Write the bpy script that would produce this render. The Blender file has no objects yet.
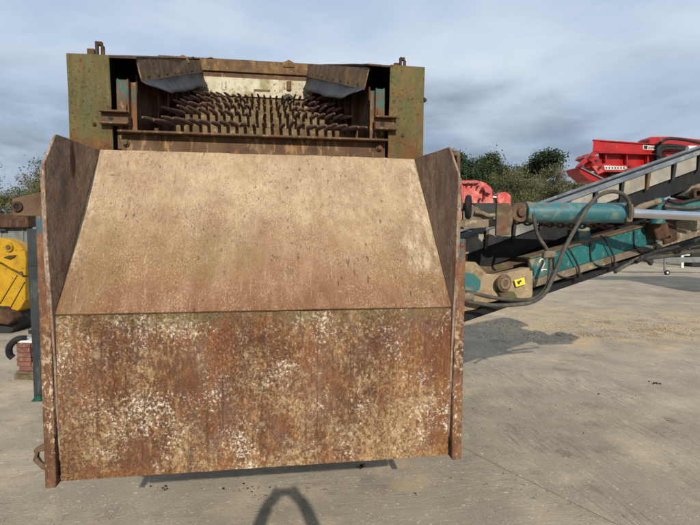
import bpy, bmesh, math, random
from mathutils import Vector, Matrix, noise as mnoise
random.seed(7)
scene = bpy.context.scene
COL = scene.collection

# ------------------------------------------------------------------ camera
S = 0.88
CZ0 = (1.5124 + 0.99) * S
CAM = Vector((0.016 * S, -3.1595 * S, CZ0))
YAW, PITCH, ROLL, FPX = 0.1606, 0.0689, -0.0062, 509.54
_cy, _sy, _cp, _sp = math.cos(YAW), math.sin(YAW), math.cos(PITCH), math.sin(PITCH)
FW = Vector((_sy * _cp, _cy * _cp, -_sp))
_r = Vector((_cy, -_sy, 0)); _d = FW.cross(_r)
RT = _r * math.cos(ROLL) + _d * math.sin(ROLL)
DN = -_r * math.sin(ROLL) + _d * math.cos(ROLL)
cd = bpy.data.cameras.new('camera'); cam = bpy.data.objects.new('camera', cd); COL.objects.link(cam)
cd.sensor_width = 36; cd.lens = 36 * FPX / 700; cd.clip_end = 3000; cd.clip_start = 0.02
cam.matrix_world = Matrix(((RT.x, -DN.x, -FW.x, CAM.x), (RT.y, -DN.y, -FW.y, CAM.y), (RT.z, -DN.z, -FW.z, CAM.z), (0, 0, 0, 1)))
scene.camera = cam

# ------------------------------------------------------------------ light
SUN_D = (RT * ((285 - 350) / FPX) + DN * ((486 - 262.5) / FPX) + FW).normalized()
SUN_EL = math.asin(-SUN_D.z)
world = bpy.data.worlds.new('World'); scene.world = world; world.use_nodes = True
def sky_nodes():
    nt = world.node_tree; N = nt.nodes; L = nt.links; N.clear()
    out = N.new('ShaderNodeOutputWorld'); bg = N.new('ShaderNodeBackground'); bg.inputs['Strength'].default_value = 0.1
    sky = N.new('ShaderNodeTexSky'); sky.sky_type = 'NISHITA'; sky.sun_disc = False
    sky.sun_elevation = SUN_EL; sky.sun_rotation = math.pi - 0.03; sky.air_density = 1.1; sky.dust_density = 1.5
    tc = N.new('ShaderNodeTexCoord')
    def noise(scale, detail, vec, rough=.55, dist=0.0):
        n = N.new('ShaderNodeTexNoise'); n.inputs['Scale'].default_value = scale; n.inputs['Detail'].default_value = detail
        n.inputs['Roughness'].default_value = rough; n.inputs['Distortion'].default_value = dist
        L.new(vec, n.inputs['Vector']); return n.outputs['Fac']
    def mapping(scale, loc=(0, 0, 0)):
        m = N.new('ShaderNodeMapping'); m.inputs['Scale'].default_value = scale; m.inputs['Location'].default_value = loc
        L.new(tc.outputs['Generated'], m.inputs['Vector']); return m.outputs['Vector']
    def rng(v, a, b, c=0, d=1):
        m = N.new('ShaderNodeMapRange'); m.interpolation_type = 'SMOOTHSTEP'; L.new(v, m.inputs[0])
        for i, x in enumerate((a, b, c, d)): m.inputs[1 + i].default_value = x
        return m.outputs[0]
    def mix(f, a, b):
        m = N.new('ShaderNodeMix'); m.data_type = 'RGBA'
        if isinstance(f, (int, float)): m.inputs[0].default_value = f
        else: L.new(f, m.inputs[0])
        for s, v in ((6, a), (7, b)):
            if isinstance(v, tuple): m.inputs[s].default_value = v + (1,)
            else: L.new(v, m.inputs[s])
        return m.outputs[2]
    big = noise(1.5, 3, mapping((1, 1, 1.9), (3.1, .2, .5)), .42, .35)
    wisp = noise(3.2, 8, mapping((1, 1, 2.6), (1.1, 5.2, .3)), .5, .35)
    # stratocumulus tone: thick parts are blue grey, thin parts bright
    cloud = mix(rng(big, .36, .66), (3.9, 4.9, 6.3), (6.3, 7.0, 7.9))
    cloud = mix(rng(wisp, .38, .70, 0, .5), cloud, (6.6, 7.2, 7.9))
    # low bank of cloud above the horizon, all the way round
    sep = N.new('ShaderNodeSeparateXYZ'); L.new(tc.outputs['Generated'], sep.inputs[0])
    add = N.new('ShaderNodeMath'); add.operation = 'MULTIPLY_ADD'; L.new(wisp, add.inputs[0]); add.inputs[1].default_value = -.34; L.new(sep.outputs['Z'], add.inputs[2])
    lowc = mix(rng(noise(4.5, 8, mapping((1, 1, 3.0), (7.3, 1.2, 2.3)), .55, .4), .36, .66), (1.75, 2.25, 3.05), (3.9, 4.7, 5.9))
    bank = rng(add.outputs[0], -.02, .10, .85, 0)
    cloud = mix(bank, cloud, lowc)
    cover = rng(noise(2.1, 6, mapping((1, 1, 3.0), (.4, 2.2, 9.1)), .55, .3), .30, .55, .62, .95)
    L.new(mix(cover, sky.outputs['Color'], cloud), bg.inputs['Color']); L.new(bg.outputs[0], out.inputs['Surface'])
sky_nodes()
sd = bpy.data.lights.new('sun', 'SUN'); sun = bpy.data.objects.new('sun', sd); COL.objects.link(sun)
sd.energy = 4.2; sd.angle = math.radians(0.55); sd.color = (1.0, .93, .82)
sun.rotation_euler = SUN_D.to_track_quat('-Z', 'Y').to_euler(); sun.location = (-2, -20, 15)
vs = scene.view_settings; vs.view_transform = 'Standard'; vs.look = 'None'; vs.exposure = 0.25; vs.gamma = 1; vs.use_curve_mapping = False

# ------------------------------------------------------------------ helpers
def U(px, py, Y=None, X=None, Z=None, D=None):
    """point seen at photograph pixel (px,py) on a plane of the place, or at view depth D"""
    v = RT * ((px - 350) / FPX) + DN * ((py - 262.5) / FPX) + FW
    if Y is not None: k = (Y - CAM.y) / v.y
    elif X is not None: k = (X - CAM.x) / v.x
    elif Z is not None: k = (Z - CAM.z) / v.z
    else: k = D
    return CAM + v * k
def C(r, g, b, k=1.0):
    f = lambda v: ((v / 255) / 12.92 if v / 255 <= .04045 else ((v / 255 + .055) / 1.055) ** 2.4) * k
    return (f(r), f(g), f(b))

MATS = {}
def mat(name, base, layers=(), rough=.85, metal=0.0, bump=.25, bscale=40, bdist=.004, spec=.3, rand=False, bstretch=(1, 1, 1)):
    """layered weathering material. base=(colA,colB,noise scale); each layer is a dict"""
    m = bpy.data.materials.new(name); m.use_nodes = True; nt = m.node_tree; N = nt.nodes; L = nt.links
    bs = N['Principled BSDF']; tc = N.new('ShaderNodeTexCoord'); vec = tc.outputs['Object']
    if rand:
        oi = N.new('ShaderNodeObjectInfo'); ml = N.new('ShaderNodeMath'); ml.operation = 'MULTIPLY'; ml.inputs[1].default_value = 37.0
        L.new(oi.outputs['Random'], ml.inputs[0]); va = N.new('ShaderNodeVectorMath'); va.operation = 'ADD'
        L.new(vec, va.inputs[0]); L.new(ml.outputs[0], va.inputs[1]); vec = va.outputs[0]
    rs = random.Random(name)
    def noise(scale, detail=6, stretch=(1, 1, 1), r=.6, dist=0.0, rot=(0, 0, 0)):
        mp = N.new('ShaderNodeMapping'); mp.inputs['Scale'].default_value = stretch; mp.inputs['Rotation'].default_value = rot
        mp.inputs['Location'].default_value = [rs.uniform(-9, 9) for _ in range(3)]
        L.new(vec, mp.inputs['Vector']); n = N.new('ShaderNodeTexNoise'); n.inputs['Scale'].default_value = scale
        n.inputs['Detail'].default_value = detail; n.inputs['Roughness'].default_value = r; n.inputs['Distortion'].default_value = dist
        L.new(mp.outputs[0], n.inputs['Vector']); return n.outputs['Fac']
    def math_(op, a, b):
        n = N.new('ShaderNodeMath'); n.operation = op
        for i, v in enumerate((a, b)):
            if isinstance(v, (int, float)): n.inputs[i].default_value = v
            else: L.new(v, n.inputs[i])
        return n.outputs[0]
    def rng(v, a, b, c=0, d=1):
        n = N.new('ShaderNodeMapRange'); n.interpolation_type = 'SMOOTHSTEP'
        if a > b: a, b, c, d = b, a, d, c
        L.new(v, n.inputs[0])
        for i, x in enumerate((a, b, c, d)): n.inputs[1 + i].default_value = x
        return n.outputs[0]
    def mix(f, a, b):
        n = N.new('ShaderNodeMix'); n.data_type = 'RGBA'; L.new(f, n.inputs[0])
        for s, v in ((6, a), (7, b)):
            if isinstance(v, tuple): n.inputs[s].default_value = v + (1,)
            else: L.new(v, n.inputs[s])
        return n.outputs[2]
    col = mix(rng(noise(base[2], 8), .35, .65), base[0], base[1])
    hmask = None
    for ly in layers:
        v = noise(ly.get('s', 5), ly.get('d', 7), ly.get('st', (1, 1, 1)), ly.get('r', .62), ly.get('dist', 0.0), ly.get('rot', (0, 0, 0)))
        if 'mod' in ly:
            ms, mst, ma = ly['mod']
            v = math_('ADD', v, math_('MULTIPLY', math_('SUBTRACT', noise(ms, 4, mst), .5), ma))
        f = rng(v, ly['lo'], ly['hi'])
        if 'grad' in ly:
            ax, a, b = ly['grad']; sp = N.new('ShaderNodeSeparateXYZ'); L.new(tc.outputs['Object'], sp.inputs[0])
            wob = math_('MULTIPLY', math_('SUBTRACT', noise(ly.get('gs', 4), 5), .5), abs(b - a) * 1.2)
            f = math_('MULTIPLY', f, rng(math_('ADD', sp.outputs['XYZ'.index(ax)], wob), a, b))
        if 'spots' in ly:
            tot = None
            for (c, rad) in ly['spots']:
                sub = N.new('ShaderNodeVectorMath'); sub.operation = 'SUBTRACT'; L.new(tc.outputs['Object'], sub.inputs[0]); sub.inputs[1].default_value = c
                dv = N.new('ShaderNodeVectorMath'); dv.operation = 'DIVIDE'; L.new(sub.outputs[0], dv.inputs[0]); dv.inputs[1].default_value = rad
                ln = N.new('ShaderNodeVectorMath'); ln.operation = 'LENGTH'; L.new(dv.outputs[0], ln.inputs[0])
                wv = math_('ADD', ln.outputs['Value'], math_('MULTIPLY', math_('SUBTRACT', noise(ly.get('gs', 20), 5), .5), 1.0))
                g = rng(wv, 1.05, .55)
                tot = g if tot is None else math_('MAXIMUM', tot, g)
            f = math_('MULTIPLY', f, tot)
        f = math_('MULTIPLY', f, ly.get('a', 1.0))
        col = mix(f, col, ly['c'])
        if ly.get('h'):
            t = math_('MULTIPLY', f, ly['h']); hmask = t if hmask is None else math_('ADD', hmask, t)
    L.new(col, bs.inputs['Base Color'])
    rv = rng(noise(base[2] * 1.7, 5), .3, .7, max(0, rough - .1), min(1, rough + .1)); L.new(rv, bs.inputs['Roughness'])
    bs.inputs['Metallic'].default_value = metal
    bs.inputs['Specular IOR Level'].default_value = spec
    if bump:
        bp = N.new('ShaderNodeBump'); bp.inputs['Strength'].default_value = bump; bp.inputs['Distance'].default_value = bdist
        hv = noise(bscale, 8, bstretch, .65)
        if hmask is not None: hv = math_('ADD', hv, hmask)
        L.new(hv, bp.inputs['Height']); L.new(bp.outputs[0], bs.inputs['Normal'])
    MATS[name] = m; return m

class MB:
    def __init__(s): s.v = []; s.f = []
    def add(s, vs, fs):
        o = len(s.v); s.v += [Vector(p) for p in vs]; s.f += [tuple(i + o for i in f) for f in fs]; return s
    def box(s, a, b, M=None):
        (x0, y0, z0), (x1, y1, z1) = a, b
        vs = [Vector(p) for p in ((x0, y0, z0), (x1, y0, z0), (x1, y1, z0), (x0, y1, z0), (x0, y0, z1), (x1, y0, z1), (x1, y1, z1), (x0, y1, z1))]
        if M is not None: vs = [M @ p for p in vs]
        return s.add(vs, [(3, 2, 1, 0), (4, 5, 6, 7), (0, 1, 5, 4), (1, 2, 6, 5), (2, 3, 7, 6), (3, 0, 4, 7)])
    def prism(s, poly, off, seg=None, jit=0.0):
        poly = [Vector(p) for p in poly]; off = Vector(off)
        if seg:
            q = []
            for i, p in enumerate(poly):
                n = poly[(i + 1) % len(poly)]; k = max(1, int((n - p).length / seg))
                for j in range(k):
                    t = p.lerp(n, j / k)
                    if j: t = t + Vector([random.uniform(-jit, jit) for _ in range(3)])
                    q.append(t)
            poly = q
        n = len(poly)
        nrm = Vector((0, 0, 0))
        for i in range(n): nrm += poly[i].cross(poly[(i + 1) % n])
        if nrm.dot(off) > 0: poly = poly[::-1]
        fs = [tuple(range(n)), tuple(range(2 * n - 1, n - 1, -1))]
        for i in range(n): j = (i + 1) % n; fs.append((j, i, n + i, n + j))
        return s.add(poly + [p + off for p in poly], fs)
    def cyl(s, a, b, r0, r1=None, n=16, cap=True):
        a, b = Vector(a), Vector(b); r1 = r0 if r1 is None else r1
        ax = (b - a).normalized(); u = ax.orthogonal().normalized(); w = ax.cross(u)
        ring = lambda c, r: [c + u * (r * math.cos(2 * math.pi * i / n)) + w * (r * math.sin(2 * math.pi * i / n)) for i in range(n)]
        fs = [(i, (i + 1) % n, n + (i + 1) % n, n + i) for i in range(n)]
        if cap: fs += [tuple(range(n - 1, -1, -1)), tuple(range(n, 2 * n))]
        return s.add(ring(a, r0) + ring(b, r1), fs)
    def ringd(s, c, ax, ro, ri, t, n=24):
        c, ax = Vector(c), Vector(ax).normalized(); u = ax.orthogonal().normalized(); w = ax.cross(u); vs = []
        for (r, h) in ((ro, 0), (ro, t), (ri, t), (ri, 0)):
            vs += [c + ax * h + u * (r * math.cos(2 * math.pi * i / n)) + w * (r * math.sin(2 * math.pi * i / n)) for i in range(n)]
        fs = []
        for k in range(4):
            for i in range(n): j = (i + 1) % n; k2 = (k + 1) % 4; fs.append((k * n + i, k * n + j, k2 * n + j, k2 * n + i))
        return s.add(vs, fs)
    def tube(s, pts, r, n=8, sub=6):
        pts = [Vector(p) for p in pts]; rs = r if isinstance(r, (list, tuple)) else [r] * len(pts)
        if sub > 1 and len(pts) > 2:
            q, rr = [], []
            for i in range(len(pts) - 1):
                p0 = pts[max(i - 1, 0)]; p1 = pts[i]; p2 = pts[i + 1]; p3 = pts[min(i + 2, len(pts) - 1)]
                for k in range(sub):
                    t = k / sub
                    q.append(.5 * ((2 * p1) + (p2 - p0) * t + (2 * p0 - 5 * p1 + 4 * p2 - p3) * t * t + (3 * p1 - p0 - 3 * p2 + p3) * t ** 3)); rr.append(rs[i] + (rs[i + 1] - rs[i]) * t)
            q.append(pts[-1]); rr.append(rs[-1]); pts, rs = q, rr
        vs, fs = [], []; prev = None
        for i, p in enumerate(pts):
            t = (pts[min(i + 1, len(pts) - 1)] - pts[max(i - 1, 0)]).normalized()
            u = t.orthogonal().normalized() if prev is None else (prev - t * prev.dot(t)).normalized()
            prev = u; w = t.cross(u)
            vs += [p + u * (rs[i] * math.cos(2 * math.pi * k / n)) + w * (rs[i] * math.sin(2 * math.pi * k / n)) for k in range(n)]
        for i in range(len(pts) - 1):
            for k in range(n): fs.append((i * n + k, i * n + (k + 1) % n, (i + 1) * n + (k + 1) % n, (i + 1) * n + k))
        fs += [tuple(range(n - 1, -1, -1)), tuple(range((len(pts) - 1) * n, len(pts) * n))]
        return s.add(vs, fs)
    def build(s, name, m, parent=None, bevel=0.0, smooth=False, seg=1):
        org = Vector((0, 0, 0))
        p = parent
        while p is not None: org += p.location; p = p.parent
        own = Vector((0, 0, 0))
        if parent is None and s.v:
            lo = [min(v[i] for v in s.v) for i in range(3)]; hi = [max(v[i] for v in s.v) for i in range(3)]
            own = Vector(((lo[0] + hi[0]) / 2, (lo[1] + hi[1]) / 2, lo[2])); org = own
        me = bpy.data.meshes.new(name); me.from_pydata([v - org for v in s.v], [], s.f)
        bm = bmesh.new(); bm.from_mesh(me); bmesh.ops.recalc_face_normals(bm, faces=bm.faces); bm.to_mesh(me); bm.free()
        me.materials.append(MATS[m] if isinstance(m, str) else m)
        if smooth:
            me.polygons.foreach_set('use_smooth', [True] * len(me.polygons)); me.set_sharp_from_angle(angle=math.radians(40))
        o = bpy.data.objects.new(name, me); COL.objects.link(o); o.parent = parent
        if parent is None: o.location = own
        if bevel:
            bv = o.modifiers.new('bevel', 'BEVEL'); bv.width = bevel; bv.segments = seg; bv.limit_method = 'ANGLE'; bv.angle_limit = math.radians(35)
        return o
def tag(o, label=None, cat=None, group=None, kind=None):
    for k, v in (('label', label), ('category', cat), ('group', group), ('kind', kind)):
        if v: o[k] = v
    return o
def thing(name, loc, label, cat, group=None):
    o = bpy.data.objects.new(name, None); COL.objects.link(o); o.location = loc; o.empty_display_size = .2
    return tag(o, label, cat, group)
def share(o, parent, loc=None, name=None):
    """linked copy of a part"""
    c = o.copy(); COL.objects.link(c); c.parent = parent
    if loc is not None: c.location = loc
    return c

# ------------------------------------------------------------------ key dimensions (machine frame = world frame)
HW = 1.2 * S                       # half inner width of the chute
ZB, ZH = CZ0 - 1.5124 * S, CZ0 - .5169 * S
Y2, Z2 = .9034 * S, CZ0 + .5604 * S
Y3, Z3 = .1038 * S, CZ0 + .5204 * S
Y4, Z4 = -.0797 * S, CZ0 + .3386 * S
YH = .865                          # front plane of the hopper
PO = U(461.5, 452, Y=-.028).x        # outer face of the right corner post
POL = -U(45, 484, Y=-.028).x         # outer face of the left one

# ------------------------------------------------------------------ materials
cream = C(232, 214, 180, .78)
sp1 = U(106, 200, Y=.42); sp2 = U(124, 211, Y=.40); sp3 = U(108, 207, Y=.41); sp4 = U(110, 174, Y=.6)
mat('chute_rust', (C(186, 162, 130, .64), C(172, 144, 112, .64), 7), [
    dict(c=C(206, 182, 148, .72), s=30, d=10, lo=.38, hi=.70, st=(1, .5, .5), mod=(1.4, (1, 1, 1), .35), a=.55, r=.7),
    dict(c=C(146, 104, 76, .66), s=2.4, d=10, lo=.42, hi=.70, st=(2.0, .6, .6), a=.6, r=.72),
    dict(c=C(150, 108, 74, .64), s=9, d=10, lo=.15, hi=.58, st=(1, .3, .3), grad=('Z', ZH + .66, ZH + .02), gs=1.3, a=.9, r=.7),
    dict(c=C(124, 80, 50, .62), s=16, d=10, lo=.28, hi=.62, st=(1, .35, .35), grad=('Z', ZH + .34, ZH - .02), gs=2.2, a=.8, r=.7),
    dict(c=C(134, 118, 76, .62), s=5, d=10, lo=.34, hi=.66, st=(2, .5, .5), spots=[((-HW + .12, .12, ZH + .28), (.22, .5, .5)), ((HW - .14, .2, ZH + .3), (.24, .5, .34)), ((-.35, .2, ZH + .34), (.4, .4, .22))], gs=3, a=.5, r=.7),
    dict(c=C(216, 202, 176, .76), s=34, d=9, lo=.40, hi=.66, st=(1, .3, .3), spots=[((HW - .02, .5, 2.33), (.10, .9, .50)), ((HW - .13, .35, ZH + .3), (.10, .4, .2)), ((-HW + .02, .5, 2.33), (.04, .9, .5))], gs=9, a=.6, r=.7),
    dict(c=C(230, 208, 170, .78), s=150, d=6, lo=.51, hi=.68, st=(1, .55, .55), mod=(4, (1, 1, 1), .3), a=.38, h=.3, r=.74),
    dict(c=C(110, 78, 56, .6), s=150, d=5, lo=.53, hi=.69, st=(1, .4, .4), mod=(6, (1, 1, 1), .3), a=.65, h=-.4, r=.7),
    dict(c=C(84, 60, 44, .6), s=46, d=4, lo=.63, hi=.70, st=(1, .3, .3), mod=(3, (1, 1, 1), .2), a=.7, h=-.4),
    dict(c=C(224, 206, 178, .76), s=1.0, d=4, lo=.62, hi=.70, st=(80, 6, 6), mod=(2, (1, 1, 1), .25), a=.2, h=-.3),
    dict(c=C(96, 70, 52, .6), s=1.0, d=4, lo=.62, hi=.70, st=(60, 4, 4), mod=(2, (1, 1, 1), .25), a=.25, h=-.3),
    dict(c=C(74, 62, 54, .6), s=60, lo=.2, hi=.4, spots=[(sp1, (.075, .06, .018)), (sp2, (.025, .03, .018)), (sp3, (.06, .06, .010)), (sp4, (.07, .06, .012))], gs=26, a=.75),
], rough=.78, bump=.5, bscale=110, bstretch=(1, .5, .5))
mat('plate_rust', (C(142, 90, 54, .64), C(118, 74, 46, .64), 5), [
    dict(c=C(94, 64, 46, .64), s=18, d=10, lo=.42, hi=.66, st=(1, 1, .7), mod=(1.6, (1.6, 1, .4), .5), a=.8, r=.7),
    dict(c=C(154, 108, 60, .66), s=2.4, d=10, lo=.44, hi=.74, st=(2.8, 1, .16), a=.45, r=.7),
    dict(c=C(100, 60, 36, .64), s=1.7, d=10, lo=.46, hi=.66, st=(3.6, 1, .10), a=.7, r=.7),
    dict(c=C(118, 92, 82, .68), s=11, d=10, lo=.46, hi=.66, st=(1, 1, .5), mod=(1.6, (1.7, 1, .5), .5), a=.55, r=.72),
    dict(c=C(176, 140, 96, .72), s=26, d=10, lo=.50, hi=.68, st=(1.3, 1, .55), mod=(1.5, (2.2, 1, .5), .7), a=.65, h=.3, r=.72),
    dict(c=C(206, 178, 132, .74), s=36, d=10, lo=.49, hi=.70, st=(1.1, 1, .85), mod=(2.8, (1.3, 1, .9), .56), a=.68, h=.5, r=.8),
    dict(c=C(240, 226, 202, .84), s=66, d=9, lo=.54, hi=.67, st=(1, 1, .9), mod=(3.3, (1.2, 1, 1), .52), a=.8, h=.6, r=.78),
    dict(c=C(196, 168, 126, .74), s=70, d=7, lo=.46, hi=.66, grad=('X', -HW + .16, -HW + .02), gs=7, a=.55, h=.4, r=.74),
    dict(c=C(170, 120, 58, .68), s=30, d=9, lo=.42, hi=.66, grad=('Z', ZB + .10, ZB), gs=5, a=.5, r=.72),
    dict(c=C(112, 106, 66, .66), s=9, d=9, lo=.3, hi=.62, grad=('Z', ZH - .12, ZH - .01), gs=9, a=.65, r=.7),
    dict(c=C(70, 42, 28, .6), s=90, d=7, lo=.49, hi=.66, mod=(3, (1, 1, .6), .35), a=.75, h=-.5, r=.74),
    dict(c=C(66, 46, 36, .6), s=1.0, d=4, lo=.62, hi=.69, st=(46, 1, 1.6), mod=(2, (1, 1, 1), .3), a=.5, h=-.3),
    dict(c=C(156, 146, 108, .8), s=60, lo=.2, hi=.45, spots=[(U(97, 355, Y=0), (.022, .1, .026)), (U(88, 457, Y=0), (.020, .1, .020)), (U(262, 424, Y=0), (.02, .1, .014))], gs=30, a=.6, h=.4),
    dict(c=C(80, 48, 32, .6), s=60, lo=.2, hi=.45, spots=[(U(369, 392, Y=0), (.04, .1, .035)), (U(428, 322, Y=0), (.022, .1, .018)), (U(262, 340, Y=0), (.03, .1, .03))], gs=26, a=.6),
], rough=.8, bump=.6, bscale=100, bstretch=(1, 1, .8))
mat('post_rust', (C(134, 96, 68, .64), C(112, 76, 54, .64), 9), [
    dict(c=C(92, 60, 46, .6), s=14, d=9, lo=.46, hi=.66, st=(1, 1, .5), a=.8),
    dict(c=C(160, 112, 72, .66), s=22, d=9, lo=.5, hi=.66, st=(1, 1, .6), a=.6),
    dict(c=C(226, 206, 172, .8), s=52, d=8, lo=.53, hi=.64, st=(1, 1, .7), mod=(4, (1, 1, .5), .6), grad=('Z', 1.95, 1.0), gs=2, a=.92, h=.6, r=.72),
    dict(c=C(210, 180, 140, .7), s=70, d=6, lo=.57, hi=.68, st=(1, 1, .45), a=.75, r=.72),
    dict(c=C(60, 38, 30, .6), s=90, d=5, lo=.56, hi=.68, a=.7),
    dict(c=C(64, 112, 124, .6), s=24, d=8, lo=.40, hi=.56, spots=[(U(40, 224, Y=-.03), (.045, .2, .07)), (U(461, 243, Y=-.03), (.024, .2, .12))], gs=20, a=.85),
], rough=.8, bump=.6, bscale=100)
mat('cheek_rust', (C(158, 134, 116, .78), C(134, 110, 94, .78), 6), [
    dict(c=C(112, 88, 76, .7), s=7, d=9, lo=.45, hi=.66, st=(1, 1.6, .6), a=.75),
    dict(c=C(196, 172, 148, .74), s=64, d=8, lo=.50, hi=.64, st=(1, 1.2, .5), mod=(3, (1, 1, .6), .5), a=.75, h=.5, r=.72),
    dict(c=C(78, 96, 92, .62), s=10, d=8, lo=.42, hi=.62, spots=[((-HW, .10, Z3 - .2), (.3, .13, .26)), ((HW, .08, Z3 - .2), (.3, .10, .3))], gs=6, a=.6),
    dict(c=C(54, 32, 26, .6), s=30, lo=.2, hi=.4, spots=[((-HW, .31, Z3 - .09), (.3, .05, .12))], gs=14, a=.9),
    dict(c=C(134, 74, 44, .66), s=12, d=9, lo=.5, hi=.66, st=(1, 1, .6), a=.5),
    dict(c=C(70, 50, 42, .6), s=100, d=5, lo=.54, hi=.66, st=(1, 1, .6), a=.7, h=-.4),
], rough=.8, bump=.6, bscale=90, bstretch=(1, 1.2, .6))
mat('hopper_olive', (C(118, 104, 58, .56), C(104, 96, 60, .56), 5), [
    dict(c=C(136, 92, 46, .66), s=5, lo=.48, hi=.64, st=(1, 1, .5), mod=(1.5, (1, 1, .5), .4), a=.85),
    dict(c=C(94, 104, 66, .62), s=7, lo=.48, hi=.66, st=(1, 1, .5), a=.7),
    dict(c=C(118, 66, 34, .62), s=6, lo=.40, hi=.58, grad=('Z', 2.95, 2.72), gs=4, a=.75),
    dict(c=C(138, 130, 70, .6), s=34, d=9, lo=.54, hi=.70, st=(1, 1, .3), a=.5),
    dict(c=C(72, 66, 46, .55), s=4, d=10, lo=.46, hi=.70, st=(2.5, 1, .25), a=.6, r=.7),
    dict(c=C(66, 52, 34, .6), s=60, d=4, lo=.57, hi=.68, mod=(5, (1, 1, .5), .3), a=.8, h=-.5),
    dict(c=C(170, 152, 104, .6), s=110, d=4, lo=.62, hi=.72, a=.4),
], rough=.82, bump=.45, bscale=70)
mat('dark_rust', (C(96, 66, 46, .6), C(74, 52, 38, .6), 8), [
    dict(c=C(126, 90, 58, .62), s=14, lo=.5, hi=.68, st=(1, 1, .4), a=.8),
    dict(c=C(60, 42, 34, .6), s=6, lo=.48, hi=.66, a=.7)], rough=.82, bump=.5, bscale=60)
mat('beam_rust', (C(118, 92, 66, .62), C(98, 72, 50, .62), 6), [
    dict(c=C(82, 58, 44, .6), s=8, lo=.46, hi=.66, st=(.6, 1, .6), a=.75),
    dict(c=C(176, 140, 96, .7), s=30, lo=.54, hi=.68, st=(1, 1, .3), mod=(3, (1, 1, 1), .4), a=.7),
    dict(c=C(168, 104, 66, .66), s=9, lo=.6, hi=.7, a=.7)], rough=.8, bump=.5, bscale=60)
mat('flap_rust', (C(126, 96, 66, .6), C(102, 78, 56, .6), 7), [
    dict(c=C(156, 126, 70, .66), s=10, lo=.5, hi=.68, st=(1, .8, .5), a=.7),
    dict(c=C(82, 56, 40, .6), s=5, lo=.5, hi=.7, st=(1, 1, .4), a=.8),
    dict(c=C(206, 176, 120, .7), s=50, d=4, lo=.60, hi=.70, st=(1, 1, .3), a=.7)], rough=.8, bump=.45)
mat('finger_rust', (C(142, 102, 80, .66), C(112, 78, 60, .66), 16), [
    dict(c=C(164, 120, 88, .66), s=24, lo=.52, hi=.68, a=.75),
    dict(c=C(92, 62, 48, .6), s=12, lo=.52, hi=.68, a=.6)], rough=.75, bump=.4, bscale=90, rand=True)
mat('cream_paint', (C(214, 206, 180, .7), C(190, 180, 150, .7), 6), [
    dict(c=C(140, 122, 66, .66), s=7, lo=.5, hi=.66, st=(1, 1, .6), a=.7),
    dict(c=C(122, 84, 50, .6), s=22, lo=.58, hi=.68, a=.8, mod=(4, (1, 1, 1), .4))], rough=.75, bump=.4)
mat('deck_tan', (C(150, 128, 92, .56), C(112, 90, 62, .56), 9), [
    dict(c=C(108, 74, 46, .6), s=12, lo=.5, hi=.66, a=.8),
    dict(c=C(196, 176, 138, .66), s=20, d=9, lo=.55, hi=.68, a=.6)], rough=.85, bump=.5)
mat('rubber_grey', (C(70, 72, 76, .55), C(52, 54, 58, .55), 6), [
    dict(c=C(104, 102, 98, .6), s=24, d=9, lo=.52, hi=.7, st=(1, 1.5, .4), a=.5),
    dict(c=C(108, 92, 74, .6), s=5, lo=.54, hi=.7, a=.4)], rough=.62, bump=.3, bscale=30)
mat('rubber_black', (C(34, 34, 35, .6), C(24, 24, 25, .6), 5), [
    dict(c=C(76, 70, 62, .55), s=8, lo=.55, hi=.75, a=.5)], rough=.7, bump=.3, bscale=50)
mat('teal_paint', (C(40, 116, 116, .62), C(34, 100, 104, .62), 3), [
    dict(c=C(74, 140, 140, .66), s=9, lo=.54, hi=.7, a=.5),
    dict(c=C(154, 140, 112, .66), s=6, lo=.52, hi=.64, mod=(2, (1, 1, 1), .5), a=.75),
    dict(c=C(120, 76, 46, .62), s=20, lo=.60, hi=.68, mod=(3, (1, 1, 1), .5), a=.85, h=-.4)], rough=.55, bump=.25)
mat('arm_teal', (C(36, 118, 116, .62), C(30, 100, 102, .62), 3), [
    dict(c=C(70, 140, 138, .66), s=12, d=9, lo=.54, hi=.7, a=.4), dict(c=C(140, 144, 126, .62), s=22, d=10, lo=.52, hi=.70, mod=(2.5, (1, 1, 1), .5), a=.7),
    dict(c=C(166, 150, 120, .66), s=9, d=9, lo=.36, hi=.6, grad=('X', 2.62, 2.4), gs=4, a=.85), dict(c=C(120, 76, 46, .62), s=40, lo=.62, hi=.68, a=.8)], rough=.5, bump=.2)
mat('cylinder_teal', (C(64, 128, 132, .62), C(44, 108, 116, .62), 4), [
    dict(c=C(134, 130, 84, .62), s=7, lo=.46, hi=.62, grad=('Z', 2.28, 2.22), gs=9, a=.85),
    dict(c=C(148, 130, 92, .62), s=12, lo=.50, hi=.62, grad=('X', 2.55, 2.2), gs=5, a=.8),
    dict(c=C(140, 148, 126, .62), s=10, lo=.54, hi=.66, a=.55),
    dict(c=C(150, 86, 56, .62), s=26, lo=.62, hi=.68, mod=(4, (1, 1, 1), .6), a=.9)], rough=.45, bump=.2, spec=.5)
mat('dusty_steel', (C(150, 136, 114, .6), C(122, 110, 92, .6), 5), [
    dict(c=C(106, 84, 60, .6), s=9, lo=.5, hi=.66, a=.8),
    dict(c=C(198, 184, 152, .68), s=16, lo=.54, hi=.7, a=.6),
    dict(c=C(82, 120, 118, .6), s=4, lo=.60, hi=.66, a=.7)], rough=.85, bump=.5, bscale=60)
mat('knuckle_dust', (C(176, 156, 124, .62), C(156, 136, 106, .62), 6), [
    dict(c=C(120, 94, 66, .6), s=12, d=9, lo=.5, hi=.68, a=.6), dict(c=C(206, 190, 160, .66), s=26, d=8, lo=.54, hi=.7, a=.5), dict(c=C(92, 72, 54, .6), s=50, lo=.6, hi=.7, a=.7)], rough=.88, bump=.6, bscale=70)
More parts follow.
